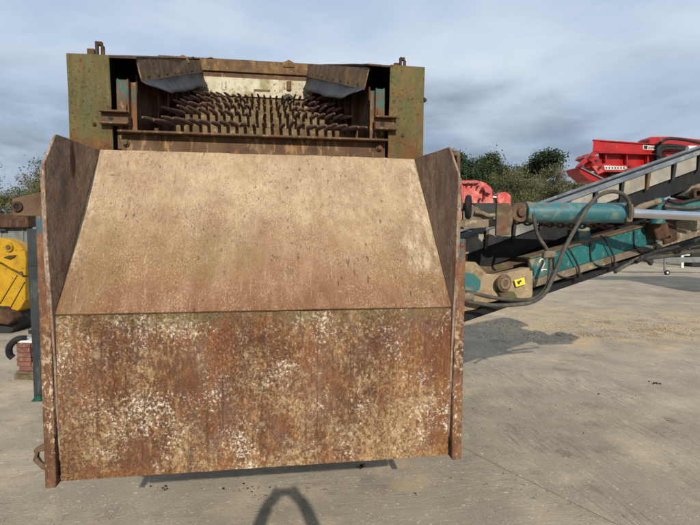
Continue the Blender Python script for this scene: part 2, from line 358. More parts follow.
mat('post_teal', (C(118, 92, 66, .62), C(98, 72, 50, .62), 6), [
    dict(c=C(150, 92, 56, .62), s=8, d=8, lo=.46, hi=.66, st=(1, 1, .5), a=.75), dict(c=C(176, 140, 96, .7), s=40, lo=.54, hi=.68, st=(1, 1, .4), a=.6),
    dict(c=C(60, 112, 108, .62), s=20, d=9, lo=.40, hi=.58, grad=('Z', 3.03, 3.10), gs=12, a=.85)], rough=.8, bump=.5, bscale=60)
mat('brown_steel', (C(120, 96, 74, .6), C(96, 76, 60, .6), 8), [
    dict(c=C(152, 130, 100, .62), s=12, lo=.52, hi=.68, a=.6),
    dict(c=C(88, 112, 60, .55), s=6, lo=.54, hi=.66, mod=(2, (1, 1, 1), .4), a=.6),
    dict(c=C(118, 64, 42, .6), s=18, lo=.56, hi=.66, a=.7)], rough=.82, bump=.5)
mat('pale_panel', (C(178, 172, 156, .62), C(146, 142, 132, .62), 7), [
    dict(c=C(150, 146, 136, .66), s=5, lo=.5, hi=.68, st=(1, 1, 1), a=.7),
    dict(c=C(176, 146, 100, .66), s=16, lo=.56, hi=.68, mod=(3, (1, 1, 1), .4), a=.7),
    dict(c=C(110, 110, 108, .6), s=3, lo=.42, hi=.6, grad=('X', 3.15, 2.6), gs=3, a=.85)], rough=.7, bump=.3)
mat('lip_grey', (C(130, 138, 146, .62), C(104, 112, 122, .62), 5), [dict(c=C(180, 176, 164, .66), s=10, lo=.55, hi=.7, a=.6)], rough=.6, bump=.3)
mat('hose_grey', (C(96, 92, 82, .6), C(74, 72, 66, .6), 12), [dict(c=C(132, 120, 98, .6), s=30, lo=.52, hi=.68, a=.6)], rough=.75, bump=.3)
mat('hose_black', (C(46, 46, 44, .6), C(34, 34, 34, .6), 12), [dict(c=C(98, 92, 80, .6), s=24, lo=.54, hi=.7, a=.6)], rough=.7, bump=.2)
mat('chrome', (C(225, 225, 228), C(210, 210, 214), 3), [], rough=.16, metal=1.0, bump=0)
mat('red_paint', (C(196, 30, 28, .60), C(176, 24, 24, .60), 2), [
    dict(c=C(120, 40, 34, .6), s=3, d=9, lo=.50, hi=.72, a=.55), dict(c=C(196, 120, 100, .6), s=5, d=10, lo=.54, hi=.74, a=.45), dict(c=C(96, 70, 56, .6), s=14, d=8, lo=.6, hi=.7, a=.6)], rough=.42, bump=.15, bscale=12, spec=.45)
mat('red_faded', (C(206, 92, 82, .66), C(196, 66, 58, .66), 3), [
    dict(c=C(224, 150, 136, .7), s=4, lo=.46, hi=.64, a=.7), dict(c=C(120, 50, 40, .6), s=9, lo=.6, hi=.72, a=.6)], rough=.6, bump=.2)
mat('yellow_paint', (C(204, 158, 20, .66), C(190, 144, 18, .66), 3), [
    dict(c=C(132, 100, 36, .6), s=4, d=10, lo=.48, hi=.7, st=(1, 1, .6), a=.65), dict(c=C(84, 66, 40, .5), s=16, d=9, lo=.56, hi=.68, a=.75), dict(c=C(206, 186, 120, .66), s=30, d=6, lo=.6, hi=.7, a=.5)], rough=.5, bump=.2)
mat('dark_steel', (C(52, 54, 54, .6), C(38, 40, 42, .6), 5), [dict(c=C(92, 82, 68, .55), s=8, lo=.54, hi=.7, a=.6)], rough=.7, bump=.4)
mat('slate_panel', (C(58, 64, 66, .6), C(46, 50, 54, .6), 4), [dict(c=C(96, 96, 92, .6), s=14, lo=.52, hi=.68, st=(1, 1, .3), a=.6), dict(c=C(70, 96, 96, .5), s=5, lo=.56, hi=.7, a=.4)], rough=.75, bump=.4)
mat('grey_panel', (C(132, 136, 132, .66), C(116, 120, 118, .66), 3), [dict(c=C(90, 88, 80, .6), s=5, lo=.52, hi=.7, st=(1, 1, .4), a=.6)], rough=.7, bump=.2)
mat('white_plastic', (C(230, 230, 226, .78), C(212, 212, 206, .78), 6), [dict(c=C(120, 112, 98, .6), s=14, lo=.58, hi=.7, a=.6)], rough=.6, bump=.1)
mat('brick_red', (C(150, 106, 92, .6), C(122, 82, 70, .6), 14), [dict(c=C(186, 160, 140, .66), s=26, lo=.56, hi=.7, a=.6)], rough=.9, bump=.5, bscale=60, rand=True)
mat('timber', (C(134, 116, 88, .6), C(106, 92, 70, .6), 10), [dict(c=C(78, 66, 52, .6), s=12, lo=.5, hi=.7, st=(1, 1, 4), a=.6)], rough=.9, bump=.4)
mat('green_plastic', (C(34, 104, 84, .55), C(28, 84, 70, .55), 9), [dict(c=C(110, 100, 80, .6), s=16, lo=.5, hi=.66, a=.6)], rough=.5, bump=.1)
mat('yellow_tag', (C(236, 214, 60, .8), C(222, 200, 50, .8), 30), [], rough=.6, bump=.1)
mat('white_paint', (C(232, 232, 226, .8), C(214, 214, 208, .8), 30), [], rough=.7, bump=0)
mat('decal_pale', (C(206, 204, 196, .72), C(186, 184, 176, .72), 10), [], rough=.5, bump=0)
mat('decal_dark', (C(40, 38, 40, .6), C(30, 28, 30, .6), 10), [], rough=.5, bump=0)
mat('bark', (C(92, 82, 70, .55), C(72, 64, 54, .55), 8), [], rough=.95, bump=.4)
def leaf(name, a, b, s=.6):
    m = mat(name, (a, b, s), [], rough=.7, bump=0, spec=.25)
    bs = m.node_tree.nodes['Principled BSDF']; bs.inputs['Transmission Weight'].default_value = 0
    return m
leaf('leaf_cypress', C(44, 62, 40, .6), C(66, 82, 48, .6), 1.2)
leaf('leaf_dark', C(58, 70, 44, .62), C(76, 86, 52, .62))
leaf('leaf_olive', C(92, 98, 58, .62), C(122, 118, 78, .62), 1.0)
leaf('leaf_twig', C(124, 118, 92, .62), C(96, 98, 66, .62), 1.0)
leaf('leaf_yellow', C(120, 118, 56, .6), C(94, 102, 50, .6), 1.0)
leaf('grass_blade', C(110, 122, 60, .62), C(146, 140, 72, .62), .3)

# ------------------------------------------------------------------ ground
def ground_material(name, broom):
    sand = [U(600, 330, Z=0), U(660, 322, Z=0), U(570, 318, Z=0)]
    ly = [dict(c=C(138, 127, 111, 1.03), s=.35, lo=.4, hi=.62, a=.6),
          dict(c=C(174, 158, 133, 1.05), s=.9, lo=.48, hi=.68, d=8, a=.7),
          dict(c=C(111, 102, 91, 1.00), s=2.2, lo=.54, hi=.72, d=8, a=.6)]
    if broom:
        ly += [dict(c=C(186, 175, 154, 1.12), s=1.0, d=5, lo=.50, hi=.64, st=(46, 2.6, 1), rot=(0, 0, -.14), mod=(.8, (1, 1, 1), .6), a=.42, r=.75, h=.8),
               dict(c=C(104, 97, 89, 1.00), s=1.0, d=5, lo=.54, hi=.68, st=(36, 2.2, 1), rot=(0, 0, -.12), mod=(1.0, (1, 1, 1), .6), a=.42, r=.75, h=-.8)]
    else:
        ly += [dict(c=C(189, 178, 158, 1.07), s=1.0, d=6, lo=.52, hi=.68, st=(2.6, 34, 1), rot=(0, 0, -.05), mod=(.9, (1, 1, 1), .7), a=.28, r=.78, h=.5),
               dict(c=C(103, 95, 84, 0.97), s=1.0, d=6, lo=.55, hi=.7, st=(2.2, 28, 1), rot=(0, 0, -.08), mod=(1.2, (1, 1, 1), .7), a=.25, r=.78, h=-.5)]
    ly += [dict(c=C(175, 150, 114, 1.05), s=1.3, d=8, lo=.40, hi=.62, spots=[(sand[0], (2.6, 2.4, 9)), (sand[1], (3.2, 2.2, 9)), (sand[2], (2.5, 3.0, 9)), (U(370, 478, Z=0), (.7, .35, 9)), (U(470, 318, Z=0), (2.0, 1.4, 9))], gs=1.3, a=.75),
           dict(c=C(114, 92, 73, 0.97), s=2.0, d=8, lo=.45, hi=.6, spots=[(U(660, 333, Z=0), (2.6, .55, 9)), (U(640, 322, Z=0), (1.8, .4, 9))], gs=1.5, a=.7),
           dict(c=C(72, 66, 56, 0.91), s=4, lo=.3, hi=.5, spots=[(U(672, 421, Z=0), (.09, .14, 9)), (U(588, 405, Z=0), (.09, .14, 9)), (U(563, 453, Z=0), (.08, .12, 9)), (U(500, 342, Z=0), (.25, .25, 9))], gs=9, a=.4),
           dict(c=C(205, 192, 169, 1.16), s=26, d=4, lo=.62, hi=.70, a=.6),
           dict(c=C(76, 69, 59, 0.91), s=18, d=5, lo=.62, hi=.72, mod=(1.4, (1, 1, 1), .3), a=.6)]
    ly += [dict(c=C(214, 200, 178, 1.02), s=55, d=6, lo=.52, hi=.72, mod=(2.0, (1, 1, 1), .35), a=.42, r=.75, h=.4), dict(c=C(90, 82, 72, 0.91), s=48, d=6, lo=.54, hi=.72, mod=(1.7, (1, 1, 1), .4), a=.42, r=.75, h=-.4), dict(c=C(118, 106, 91, 0.97), s=.7, d=10, lo=.5, hi=.72, a=.45, r=.72), dict(c=C(200, 180, 147, 1.02), s=1.1, d=10, lo=.54, hi=.72, a=.5, r=.72)]
    return mat(name, (C(156, 145, 126, 1.03), C(140, 129, 113, 1.03), 1.4), ly, rough=.92, bump=.8, bscale=45, bdist=.006)
ground_material('yard_dirt', False); ground_material('yard_concrete', True)
g = MB()
R_ = 900
g.add([(-R_, -R_, 0), (R_, -R_, 0), (R_, R_, 0), (-R_, R_, 0)], [(0, 1, 2, 3)])
o = g.build('ground', 'yard_dirt'); o.location = (0, 0, 0); tag(o, kind='structure')
# broom finished slab right of the worn edge that runs out of the bottom of the picture
e1, e2 = U(473, 453, Z=0), U(594, 513, Z=0); ed = (e2 - e1).normalized()
a0, a1 = e1 - ed * 24, e2 + ed * 6
pts = [a0.lerp(a1, i / 60) for i in range(61)]
pts = [p + Vector((mnoise.noise(p * 1.3) * .05, 0, 0)) for p in pts]
g = MB(); n = len(pts)
right = [Vector((70, p.y, 0)) for p in pts]
g.add([Vector((p.x, p.y, .004)) for p in pts] + [Vector((p.x, p.y, .004)) for p in right], [(i, i + 1, n + i + 1, n + i) for i in range(n - 1)])
o = g.build('concrete_yard', 'yard_concrete')
for v in o.data.vertices: v.co += o.location
o.location = (0, 0, 0); tag(o, kind='structure')

# ------------------------------------------------------------------ the screening machine
M = thing('screening_machine', (0, 0, 0), 'big rusty tracked screening machine with sloped steel chute filling the foreground', 'machine')
def P(mb, name, m, parent=M, **k): return mb.build(name, m, parent, **k)
def bolt(name, c, ax, r, h, m, parent):
    b = MB(); c = Vector(c); ax = Vector(ax).normalized(); b.cyl(c, c + ax * h * .45, r * 1.5, n=14); b.cyl(c + ax * h * .45, c + ax * h, r, n=6)
    return P(b, name, m, parent)
def gridplate(a, b, c, d, nx, ny, wob, th):
    """four corners -> gently dented plate with thickness (a,b bottom; c,d top)"""
    a, b, c, d = map(Vector, (a, b, c, d)); nr = (b - a).cross(d - a).normalized(); mb = MB(); vs = []
    for s in (0, 1):
        for j in range(ny + 1):
            for i in range(nx + 1):
                p = a.lerp(b, i / nx).lerp(d.lerp(c, i / nx), j / ny)
                e = min(i, nx - i, j, ny - j) > 0
                w = mnoise.noise(p * 1.7) * wob + mnoise.noise(p * 5.1) * wob * .3
                p = p + nr * (w if e or 1 else 0)
                if not e: p = p + Vector((0, 0, random.uniform(-.0015, .0015)))
                vs.append(p - nr * th * s)
    W = nx + 1; O = W * (ny + 1); fs = []
    for j in range(ny):
        for i in range(nx):
            q = j * W + i; fs.append((q, q + 1, q + W + 1, q + W)); fs.append((O + q, O + q + W, O + q + W + 1, O + q + 1))
    rim = [i for i in range(W)] + [j * W + nx for j in range(1, ny + 1)] + [ny * W + i for i in range(nx - 1, -1, -1)] + [j * W for j in range(ny - 1, 0, -1)]
    for k in range(len(rim)): x, y = rim[k], rim[(k + 1) % len(rim)]; fs.append((x, O + x, O + y, y))
    return mb.add(vs, fs)
# lower front plate and the sloping chute plate
fp = P(gridplate((-HW, 0, ZB), (HW, 0, ZB), (HW, 0, ZH - .006), (-HW, 0, ZH - .006), 40, 18, .006, .014), 'front_plate', 'plate_rust', smooth=True)
fp['label'] = 'rust streaked lower plate with flaking cream paint'
b = MB(); b.prism([(-HW - .01, .016, ZB + .02), (-HW - .01, .11, ZB + .05), (-HW - .01, .11, ZB + .035), (-HW - .01, .016, ZB + .005)], (2 * HW + .02, 0, 0)); P(b, 'bottom_flange', 'dark_rust', fp)
cp = P(gridplate((-HW, -.004, ZH + .004), (HW, -.004, ZH + .004), (HW, Y2, Z2), (-HW, Y2, Z2), 40, 26, .006, .014), 'chute_plate', 'chute_rust', smooth=True)
cp['label'] = 'sun bleached sloping plate above the lower plate'
b = MB(); b.prism([(-HW, Y2 + .002, Z2 - .004), (-HW, Y2 + .05, Z2 - .004), (-HW, Y2 + .05, Z2 - .016), (-HW, Y2 - .008, Z2 - .016)], (2 * HW, 0, 0)); P(b, 'top_lip', 'dark_rust', cp)
# cheeks (side plates of the chute)
for sx in (-1, 1):
    x = sx * (HW + .002)
    poly = [(x, Y2 + .01, Z2 + .002), (x, Y3, Z3 + .012), (x, Y4 + .004, Z4), (x, Y4 + .012, ZH + .3), (x, -.03, ZH - .01), (x, .02, ZB + .1), (x, .12, ZB + .1), (x, .12, ZH - .05), (x, Y2 + .01, Z2 - .2)]
    ck = P(MB().prism(poly, (sx * .012, 0, 0), seg=.12, jit=.0018), 'cheek_plate', 'cheek_rust', bevel=.002)
    # rolled edge strip along the front of the cheek
    b = MB()
    b.prism([(x + sx * .0122, Y4 + .012, Z4 - .02), (x + sx * .0122, Y4 + .02, ZH + .3), (x + sx * .0125, -.022, ZH - .01), (x + sx * .0125, .03, ZH - .01), (x + sx * .0122, Y4 + .07, ZH + .3), (x + sx * .0122, Y4 + .06, Z4 - .02)], (sx * .012, 0, 0))
    P(b, 'edge_strip', 'cheek_rust', ck, bevel=.002)
    # corner post
    zt = 2.25 if sx < 0 else 2.14
    b = MB(); x0, x1 = (HW + .014, PO if sx > 0 else POL)
    def sh(z): return -.075 + .035 * max(0, min(1, (ZH - z) / (ZH - ZB)))
    for (xa, xb, ya, yb) in ((x0, x1, 0, .012), (x0, x0 + .011, .0125, .13), (x1 - .011, x1, .0125, .13)):
        y0 = -.028
        b.prism([(sx * xa, y0 + ya, ZB - .02), (sx * xb, y0 + ya, ZB - .02), (sx * xb, y0 + yb, ZB - .02), (sx * xa, y0 + yb, ZB - .02)], (0, 0, zt - ZB + .02))
    po = P(b, 'corner_post', 'post_rust', bevel=.004)
b = MB(); xk = HW + .02
b.prism([U(449.5, 150, Y=.10), U(460, 151, Y=.10), U(460.5, 178, Y=.10), U(463, 206, Y=.10), U(458, 206, Y=.10), U(456, 180, Y=.10)], (0, .012, 0))
st = P(b, 'stiffener_plate', 'brown_steel'); b = MB(); b.cyl(U(455.5, 157, Y=.097), U(455.5, 157, Y=.0995), .012, n=14); P(b, 'hole', 'rubber_black', st)
b = MB(); b.box((HW + .03, .03, 2.14), (HW + .045, .09, 2.62)); P(b, 'outer_rib', 'brown_steel', bevel=.003)
# hook at the foot of the left post
b = MB(); c = U(39, 456, Y=.03)
b.prism([U(*p, Y=.03) for p in ((33, 450), (38, 447), (50, 443), (50, 450), (38, 452.5), (37, 458), (40.5, 463), (50, 468), (50, 472), (42, 470), (36, 464.5), (32, 461), (34.5, 455))], (0, .03, 0)); P(b, 'hook', 'brown_steel', bevel=.004)
# lug arm standing out on the left
b = MB(); Yl = .55
b.prism([U(12, 199, Y=Yl), U(22, 196, Y=Yl), U(50, 190, Y=Yl), U(55, 190, Y=Yl), U(55, 215, Y=Yl), U(12, 215, Y=Yl)], (0, .02, 0))
b.box(U(12, 216, Y=Yl) + Vector((0, -.02, 0)), U(55, 214, Y=Yl) + Vector((0, .1, .001)))
la = P(b, 'lug_arm', 'brown_steel', bevel=.003)
b = MB(); b.ringd(U(17.5, 206.5, Y=Yl - .002), (0, -1, 0), .03, .017, .012); P(b, 'eye_ring', 'dark_rust', la)
b = MB(); b.cyl(U(17.5, 206.5, Y=Yl - .001), U(17.5, 206.5, Y=Yl - .004), .017, n=14); P(b, 'hole', 'rubber_black', la)

# ---- hopper
zL, zR = U(66, 53, Y=YH).z, U(425, 67, Y=YH).z; ZT = (zL + zR) / 2 + .0
XLo, XRo = U(66, 53, Y=YH).x, U(425, 67, Y=YH).x
XLi, XRi = U(109, 60, Y=YH).x, U(390.5, 70, Y=YH).x
YB = 3.97; ZBK = (U(200, 59.5, Y=YB).z + U(308, 63.5, Y=YB).z) / 2; SL = (ZBK - ZT) / (YB - YH)
for sx, xo, xi in ((-1, XLo, XLi), (1, XRo, XRi)):
    zt = zL if sx < 0 else zR; dx = .018 * -sx
    ztl = lambda y: ZT + SL * (y - YH)
    fr = P(MB().prism([(xo, YH, zt), (xi, YH, zt + .004), (xi + dx * 1.2, YH, 2.30), (xo + dx, YH, 2.30)], (0, .014, 0), seg=.09, jit=.0016), 'hopper_front_plate', 'hopper_olive', bevel=.003)
    for (bx, bz) in ((.62, .27),):
        bolt('bolt', (xo + (xi - xo) * bx, YH - .001, 2.6 + bz), (0, -1, 0), .009, .012, 'dark_rust', fr)
    # outer side wall and roof of the side channel
    b = MB(); b.prism([(xo, YH + .014, 2.0), (xo, YH + .014, zt), (xo, YB, ZBK), (xo, YB, 2.6), (xo, 2.2, 2.0)], (-sx * .012, 0, 0)); sw = P(b, 'hopper_side_wall', 'hopper_olive', bevel=.002)
    for yy in (1.5, 2.2, 2.9, 3.5):
        b = MB(); b.box((xo, yy, 2.35), (xo + sx * .06, yy + .012, ztl(yy) - .05)); P(b, 'rib', 'hopper_olive', sw)
    xf = U(137, 58, Y=YH + .02).x if sx < 0 else U(368, 67, Y=YH + .02).x
    xfb = U(200, 60, Y=YB).x if sx < 0 else U(309, 64, Y=YB).x
    b = MB(); b.prism([(xi, YH - .004, zt - .016), (xf, YH - .004, zt - .012), (xfb, YB, ZBK - .012), (xo - sx * .014, YB, ZBK - .012), (xo - sx * .014, YH + .016, zt - .016), (xi, YH + .016, zt - .016)], (0, 0, .012), seg=.25, jit=.002); rf = P(b, 'channel_roof', 'dark_rust')
    # inner wall of the channel: black sheet that paints in its shade
    b = MB(); b.prism([(xi + sx * .05, YH + .06, 2.5), (xi + sx * .05, YH + .06, zt - .002), (xi + sx * .05, YB, ZBK - .002), (xi + sx * .05, YB, 3.0)], (-sx * .006, 0, 0)); P(b, 'channel_shade_sheet', 'rubber_black')
    # sloping floor of the channel
    # flap and rubber skirt
    yf, yb = YH + .03, YB - .06
    if sx < 0: A, B, D, E = U(137, 58.5, Y=yf), U(143, 82, Y=yf), U(203, 72, Y=yb), U(200.5, 60.5, Y=yb)
    else: A, B, D, E = U(368.5, 67.5, Y=yf), U(363, 90, Y=yf), U(306.5, 76.5, Y=yb), U(308, 64, Y=yb)
    fl = P(MB().prism([A, B, D, E], (sx * .012, 0, 0), seg=.15, jit=.003), 'side_flap', 'flap_rust', bevel=.002)
    for k in range(9):
        q = A.lerp(E, .06 + k * .11).lerp(B.lerp(D, .06 + k * .11), .78)
        bolt('bolt', q + Vector((-sx * .001, 0, 0)), (-sx, 0, 0), .009, .012, 'dark_rust', fl)
    mb = MB(); ns, nr = 14, 5; vs = []
    for i in range(ns + 1):
        t = i / ns; top = B.lerp(D, t) + Vector((sx * .014, 0, .02)); ln = (.125 if t > .2 else .045 + .4 * t) * (1 + .5 * t) * (1 + .12 * mnoise.noise(Vector((t * 6, sx, 0))))
        for j in range(nr + 1):
            u = j / nr; vs.append(top + Vector((-sx * .07 * u * u, 0, -ln * u)) + Vector((-sx * .015 * math.sin(t * 17 + sx) * u, 0, 0)))
    fs = [(i * (nr + 1) + j, (i + 1) * (nr + 1) + j, (i + 1) * (nr + 1) + j + 1, i * (nr + 1) + j + 1) for i in range(ns) for j in range(nr)]
    mb.add(vs, fs); sk = P(mb, 'rubber_skirt', 'rubber_grey', fl, smooth=True); sm = sk.modifiers.new('solid', 'SOLIDIFY'); sm.thickness = .008
    # inner side wall of the screen deck with its ribs
    xs = xf + sx * .04
    zd = lambda y: 2.80 + .363 * (y - .95)
    b = MB(); b.prism([(xs, 1.05, zd(1.05) - .25), (xs, 1.05, zd(1.05) + .42), (xs, YB, zd(YB) + .42), (xs, YB, zd(YB) - .25)], (sx * .012, 0, 0)); iw = P(b, 'deck_side_wall', 'dark_rust')
    for k in range(6):
        yy = 1.5 + k * .42; b = MB(); b.box((xs - sx * .001, yy, zd(yy) - .05), (xs - sx * .045, yy + .05, zd(yy) + .40)); P(b, 'wear_bar', 'beam_rust', iw)
    # upright support post with its gusset
    if sx < 0: p0, p1, pz = U(116, 78, Y=YH + .05).x, U(135, 78, Y=YH + .05).x, U(120, 77.5, Y=YH + .05).z
    else: p0, p1, pz = U(385, 87, Y=YH + .05).x, U(371, 87, Y=YH + .05).x, U(380, 87, Y=YH + .05).z
    w = p1 - p0; b = MB(); zb = 2.72
    for (ua, ub, ya, yb) in ((0, .62, 0, .012), (.62, .70, -.03, .09), (.70, 1.0, .03, .045), (0, .08, .0125, .12)):
        xa, xb = sorted((p0 + w * ua, p0 + w * ub)); b.box((xa, YH + .05 + ya, zb), (xb, YH + .05 + yb, pz - .02 * ub))
    pt = P(b, 'support_post', 'post_teal', bevel=.003)
    b = MB(); g0 = Vector((p0 + w * .1, YH + .03, pz - .34)); b.prism([g0, g0 + Vector((w * .42, 0, .19)), g0 + Vector((w * .50, 0, .17)), g0 + Vector((w * .2, 0, -.01))], (0, .018, 0)); P(b, 'gusset', 'flap_rust', pt, bevel=.002)
    # channel bracket that ties the post to the front plate
    if sx < 0: q0, q1 = U(98, 109, Y=YH - .06), U(127, 124, Y=YH - .06)
    else: q0, q1 = U(398, 116, Y=YH - .06), U(376, 129, Y=YH - .06)
    xa, xb = sorted((q0.x, q1.x)); zt_, zb_ = max(q0.z, q1.z), min(q0.z, q1.z)
    b = MB(); b.box((xa, YH - .06, zt_ - .012), (xb, YH + .04, zt_)); b.box((xa, YH - .06, zb_), (xb, YH + .04, zb_ + .012)); b.box((xa + .004, YH - .012, zb_ + .013), (xb - .004, YH - .002, zt_ - .013))
    br = P(b, 'channel_bracket', 'beam_rust', bevel=.003)
    b = MB(); b.cyl((xa + (xb - xa) * .36, YH - .0125, (zt_ + zb_) / 2), (xa + (xb - xa) * .36, YH - .015, (zt_ + zb_) / 2), .017, n=16); P(b, 'hole', 'rubber_black', br)
# lifting lugs on the rim
for (px, py, Y, s) in ((95, 54, YH + .03, 1.0), (400, 67, YH + .03, .85)):
    c = U(px, py, Y=Y); b = MB()
    b.box(c + Vector((-.05 * s, 0, -.02)), c + Vector((-.004 * s, .03, .035 * s))); b.box(c + Vector((0, 0, -.02)), c + Vector((.018 * s, .03, .085 * s)))
    b.box(c + Vector((.0185 * s, .002, .06 * s)), c + Vector((.045 * s, .03, .085 * s))); b.box(c + Vector((.035 * s, .002, -.02)), c + Vector((.055 * s, .03, .0595 * s)))
    P(b, 'lifting_lug', 'dark_rust', bevel=.003)
for (px, py, Y) in ((183, 60, 2.9), (211, 61, YB), (289, 64.5, 3.4)):
    c = U(px, py, Y=Y); b = MB(); b.prism([c + Vector((-.07, 0, -.03)), c + Vector((.07, 0, -.03)), c + Vector((.05, 0, .03)), c + Vector((0, 0, .055)), c + Vector((-.06, 0, .03))], (0, .03, 0)); P(b, 'rim_lug', 'flap_rust', bevel=.004)
c = U(423.6, 100, Y=YH + .007); bolt('bolt', c, (1, 0, 0), .012, .02, 'dark_rust', M)
# front cross beam under the deck
tl, tr, bl, br_ = U(120, 134, Y=YH), U(386, 138, Y=YH), U(121, 157, Y=YH), U(384, 163, Y=YH)
zt = (tl.z + tr.z) / 2
b = MB(); b.box((tl.x, YH - .07, zt - .014), (tr.x, YH + .08, zt)); b.box((tl.x + .004, YH + .01, zt - .26), (tr.x - .004, YH + .022, zt - .0145)); xb = P(b, 'cross_beam', 'beam_rust', bevel=.003)
for px, py in ((126, 143), (379, 148)):
    bolt('bolt', U(px, py, Y=YH + .0095), (0, -1, 0), .016, .03, 'brown_steel', xb)
# back wall of the screen box
w0, w1 = U(196, 80, Y=YB).x, U(312, 80, Y=YB).x
zz = lambda py: U(255, py, Y=YB).z
b = MB(); b.box((w0 - .45, YB, zz(100)), (w1 + .5, YB + .02, zz(60.5))); bw = P(b, 'back_wall', 'beam_rust', bevel=.003)
b = MB(); b.box((w0, YB - .03, zz(73.5)), (w1, YB - .001, zz(62))); P(b, 'top_board', 'flap_rust', bw, bevel=.004)
b = MB(); b.box((w0, YB - .016, zz(92)), (w1, YB - .001, zz(79))); P(b, 'cream_board', 'cream_paint', bw, bevel=.004)
b = MB(); b.box((w0, YB - .05, zz(98)), (w1, YB - .001, zz(92.3))); P(b, 'bottom_board', 'cream_paint', bw, bevel=.004)
for px, m_ in ((224, 'cream_paint'), (289, 'flap_rust')):
    c = U(px, 86, Y=YB - .03); b = MB(); b.cyl(c + Vector((0, 0, -.05)), c + Vector((0, 0, .055)), .03, n=14); P(b, 'pipe_stub', m_, bw, smooth=True)
b = MB(); c = U(262, 91, Y=YB - .02); b.box(c + Vector((-.10, -.03, -.012)), c + Vector((.10, 0, .012))); P(b, 'ledge', 'flap_rust', bw)
# rows of spring fingers
rows = []
xl, xr = -.86, .76; nf = 22
for k in range(5):
    Y = 1.62 + k * .575; py = 126.5 - (126.5 - 97.5) * (k / 4) ** .72
    rows.append((Y, U(255, py, Y=Y).z))
fm = None
for k, (Y, z) in enumerate(rows):
    b = MB(); b.box((xl - .04, Y, z - .20), (xr + .06, Y + .02, z - .012)); b.box((xl - .04, Y + .021, z - .05), (xr + .06, Y + .09, z - .006)); rb = P(b, 'finger_beam', 'deck_tan', bevel=.004)
    off = .5 * (k % 2) * .0
    for i in range(nf):
        x = xl + (i + .5 + off) * (xr - xl) / nf
        if fm is None:
            L_ = .56
            b = MB(); q = []
            for (y, zc, hw, hh) in ((.05, .006, .014, .022), (-.2, -.024, .013, .020), (-.58, -.076, .010, .014), (-.72, -.096, .0065, .008)):
                q.append([Vector((sx_ * hw, y, zc + sz_ * hh)) for sx_, sz_ in ((-.5, -1), (.5, -1), (1, 0), (.55, 1), (-.55, 1), (-1, 0))])
            vs = [p for r_ in q for p in r_]; fs = [(5, 4, 3, 2, 1, 0), (18, 19, 20, 21, 22, 23)]
            for s_ in range(3):
                for c_ in range(6): fs.append((s_ * 6 + c_, s_ * 6 + (c_ + 1) % 6, s_ * 6 + 6 + (c_ + 1) % 6, s_ * 6 + 6 + c_))
            b.add(vs, fs); fo = P(b, 'finger', 'finger_rust', rb, bevel=.004); fm = fo
        else: fo = share(fm, rb)
        fo.location = (x + random.uniform(-.006, .006), Y - .01, z + random.uniform(-.006, .006))
        fo.rotation_euler = (.012 + .010 * k + random.gauss(0, .010), 0, random.gauss(0, .014)); fo.scale = (1, random.uniform(.9, 1.03), 1)
# deck tray under the fingers, machine body, chassis and tracks
b = MB(); zd = lambda y: rows[0][1] - .22 + .363 * (y - rows[0][0])
b.prism([(xl - .05, 1.0, zd(1.0)), (xl - .05, YB, zd(YB)), (xl - .05, YB, zd(YB) - .02), (xl - .05, 1.0, zd(1.0) - .02)], (xr - xl + .1, 0, 0)); P(b, 'deck_tray', 'dark_rust')
b = MB(); b.prism([(-.95, .9, 2.55), (-.95, YB, 2.9), (-.95, YB + .6, 1.9), (-.95, 1.5, 1.35), (-.95, .5, 1.3), (-.95, .3, 1.75)], (1.9, 0, 0)); P(b, 'hopper_body', 'hopper_olive', bevel=.01)
for x in (-.55, .43):
    b = MB(); b.box((x, .35, 1.0), (x + .12, 7.5, 1.28)); P(b, 'chassis_rail', 'teal_paint', bevel=.006)
b = MB(); b.box((-1.0, 4.7, 1.3), (1.0, 7.3, 2.7)); en = P(b, 'engine_house', 'teal_paint', bevel=.03, seg=2)
for k in range(7):
    b = MB(); b.box((1.001, 5.0, 1.6 + k * .13), (1.02, 6.6, 1.66 + k * .13)); P(b, 'louvre', 'dark_steel', en)
for sx in (-1, 1):
    xa, xb_ = sorted((sx * .62, sx * 1.0)); b = MB(); prof = []
    for k in range(12): a = math.pi / 2 + math.pi * k / 11; prof.append((xa, 2.6 + .38 * math.cos(a), .42 + .36 * math.sin(a)))
    for k in range(12): a = -math.pi / 2 + math.pi * k / 11; prof.append((xa, 5.9 + .38 * math.cos(a), .42 + .36 * math.sin(a)))
    b.prism(prof, (xb_ - xa, 0, 0)); tk = P(b, 'track', 'dark_steel', bevel=.01)
    b = MB(); b.box((xa + .1, 2.9, .78), (xb_ - .1, 5.6, 1.02)); P(b, 'track_frame', 'teal_paint', tk)
    for k in range(22):
        b = MB(); b.box((xa - .01, 2.45 + k * .165, .0), (xb_ + .01, 2.45 + k * .165 + .12, .058)); P(b, 'track_pad', 'dark_steel', tk)

# ------------------------------------------------------------------ side conveyors of the machine
def along(A, B):
    d = (B - A); h = Vector((d.x, d.y, 0)).normalized(); back = Vector((-h.y, h.x, 0)); return d, h, back
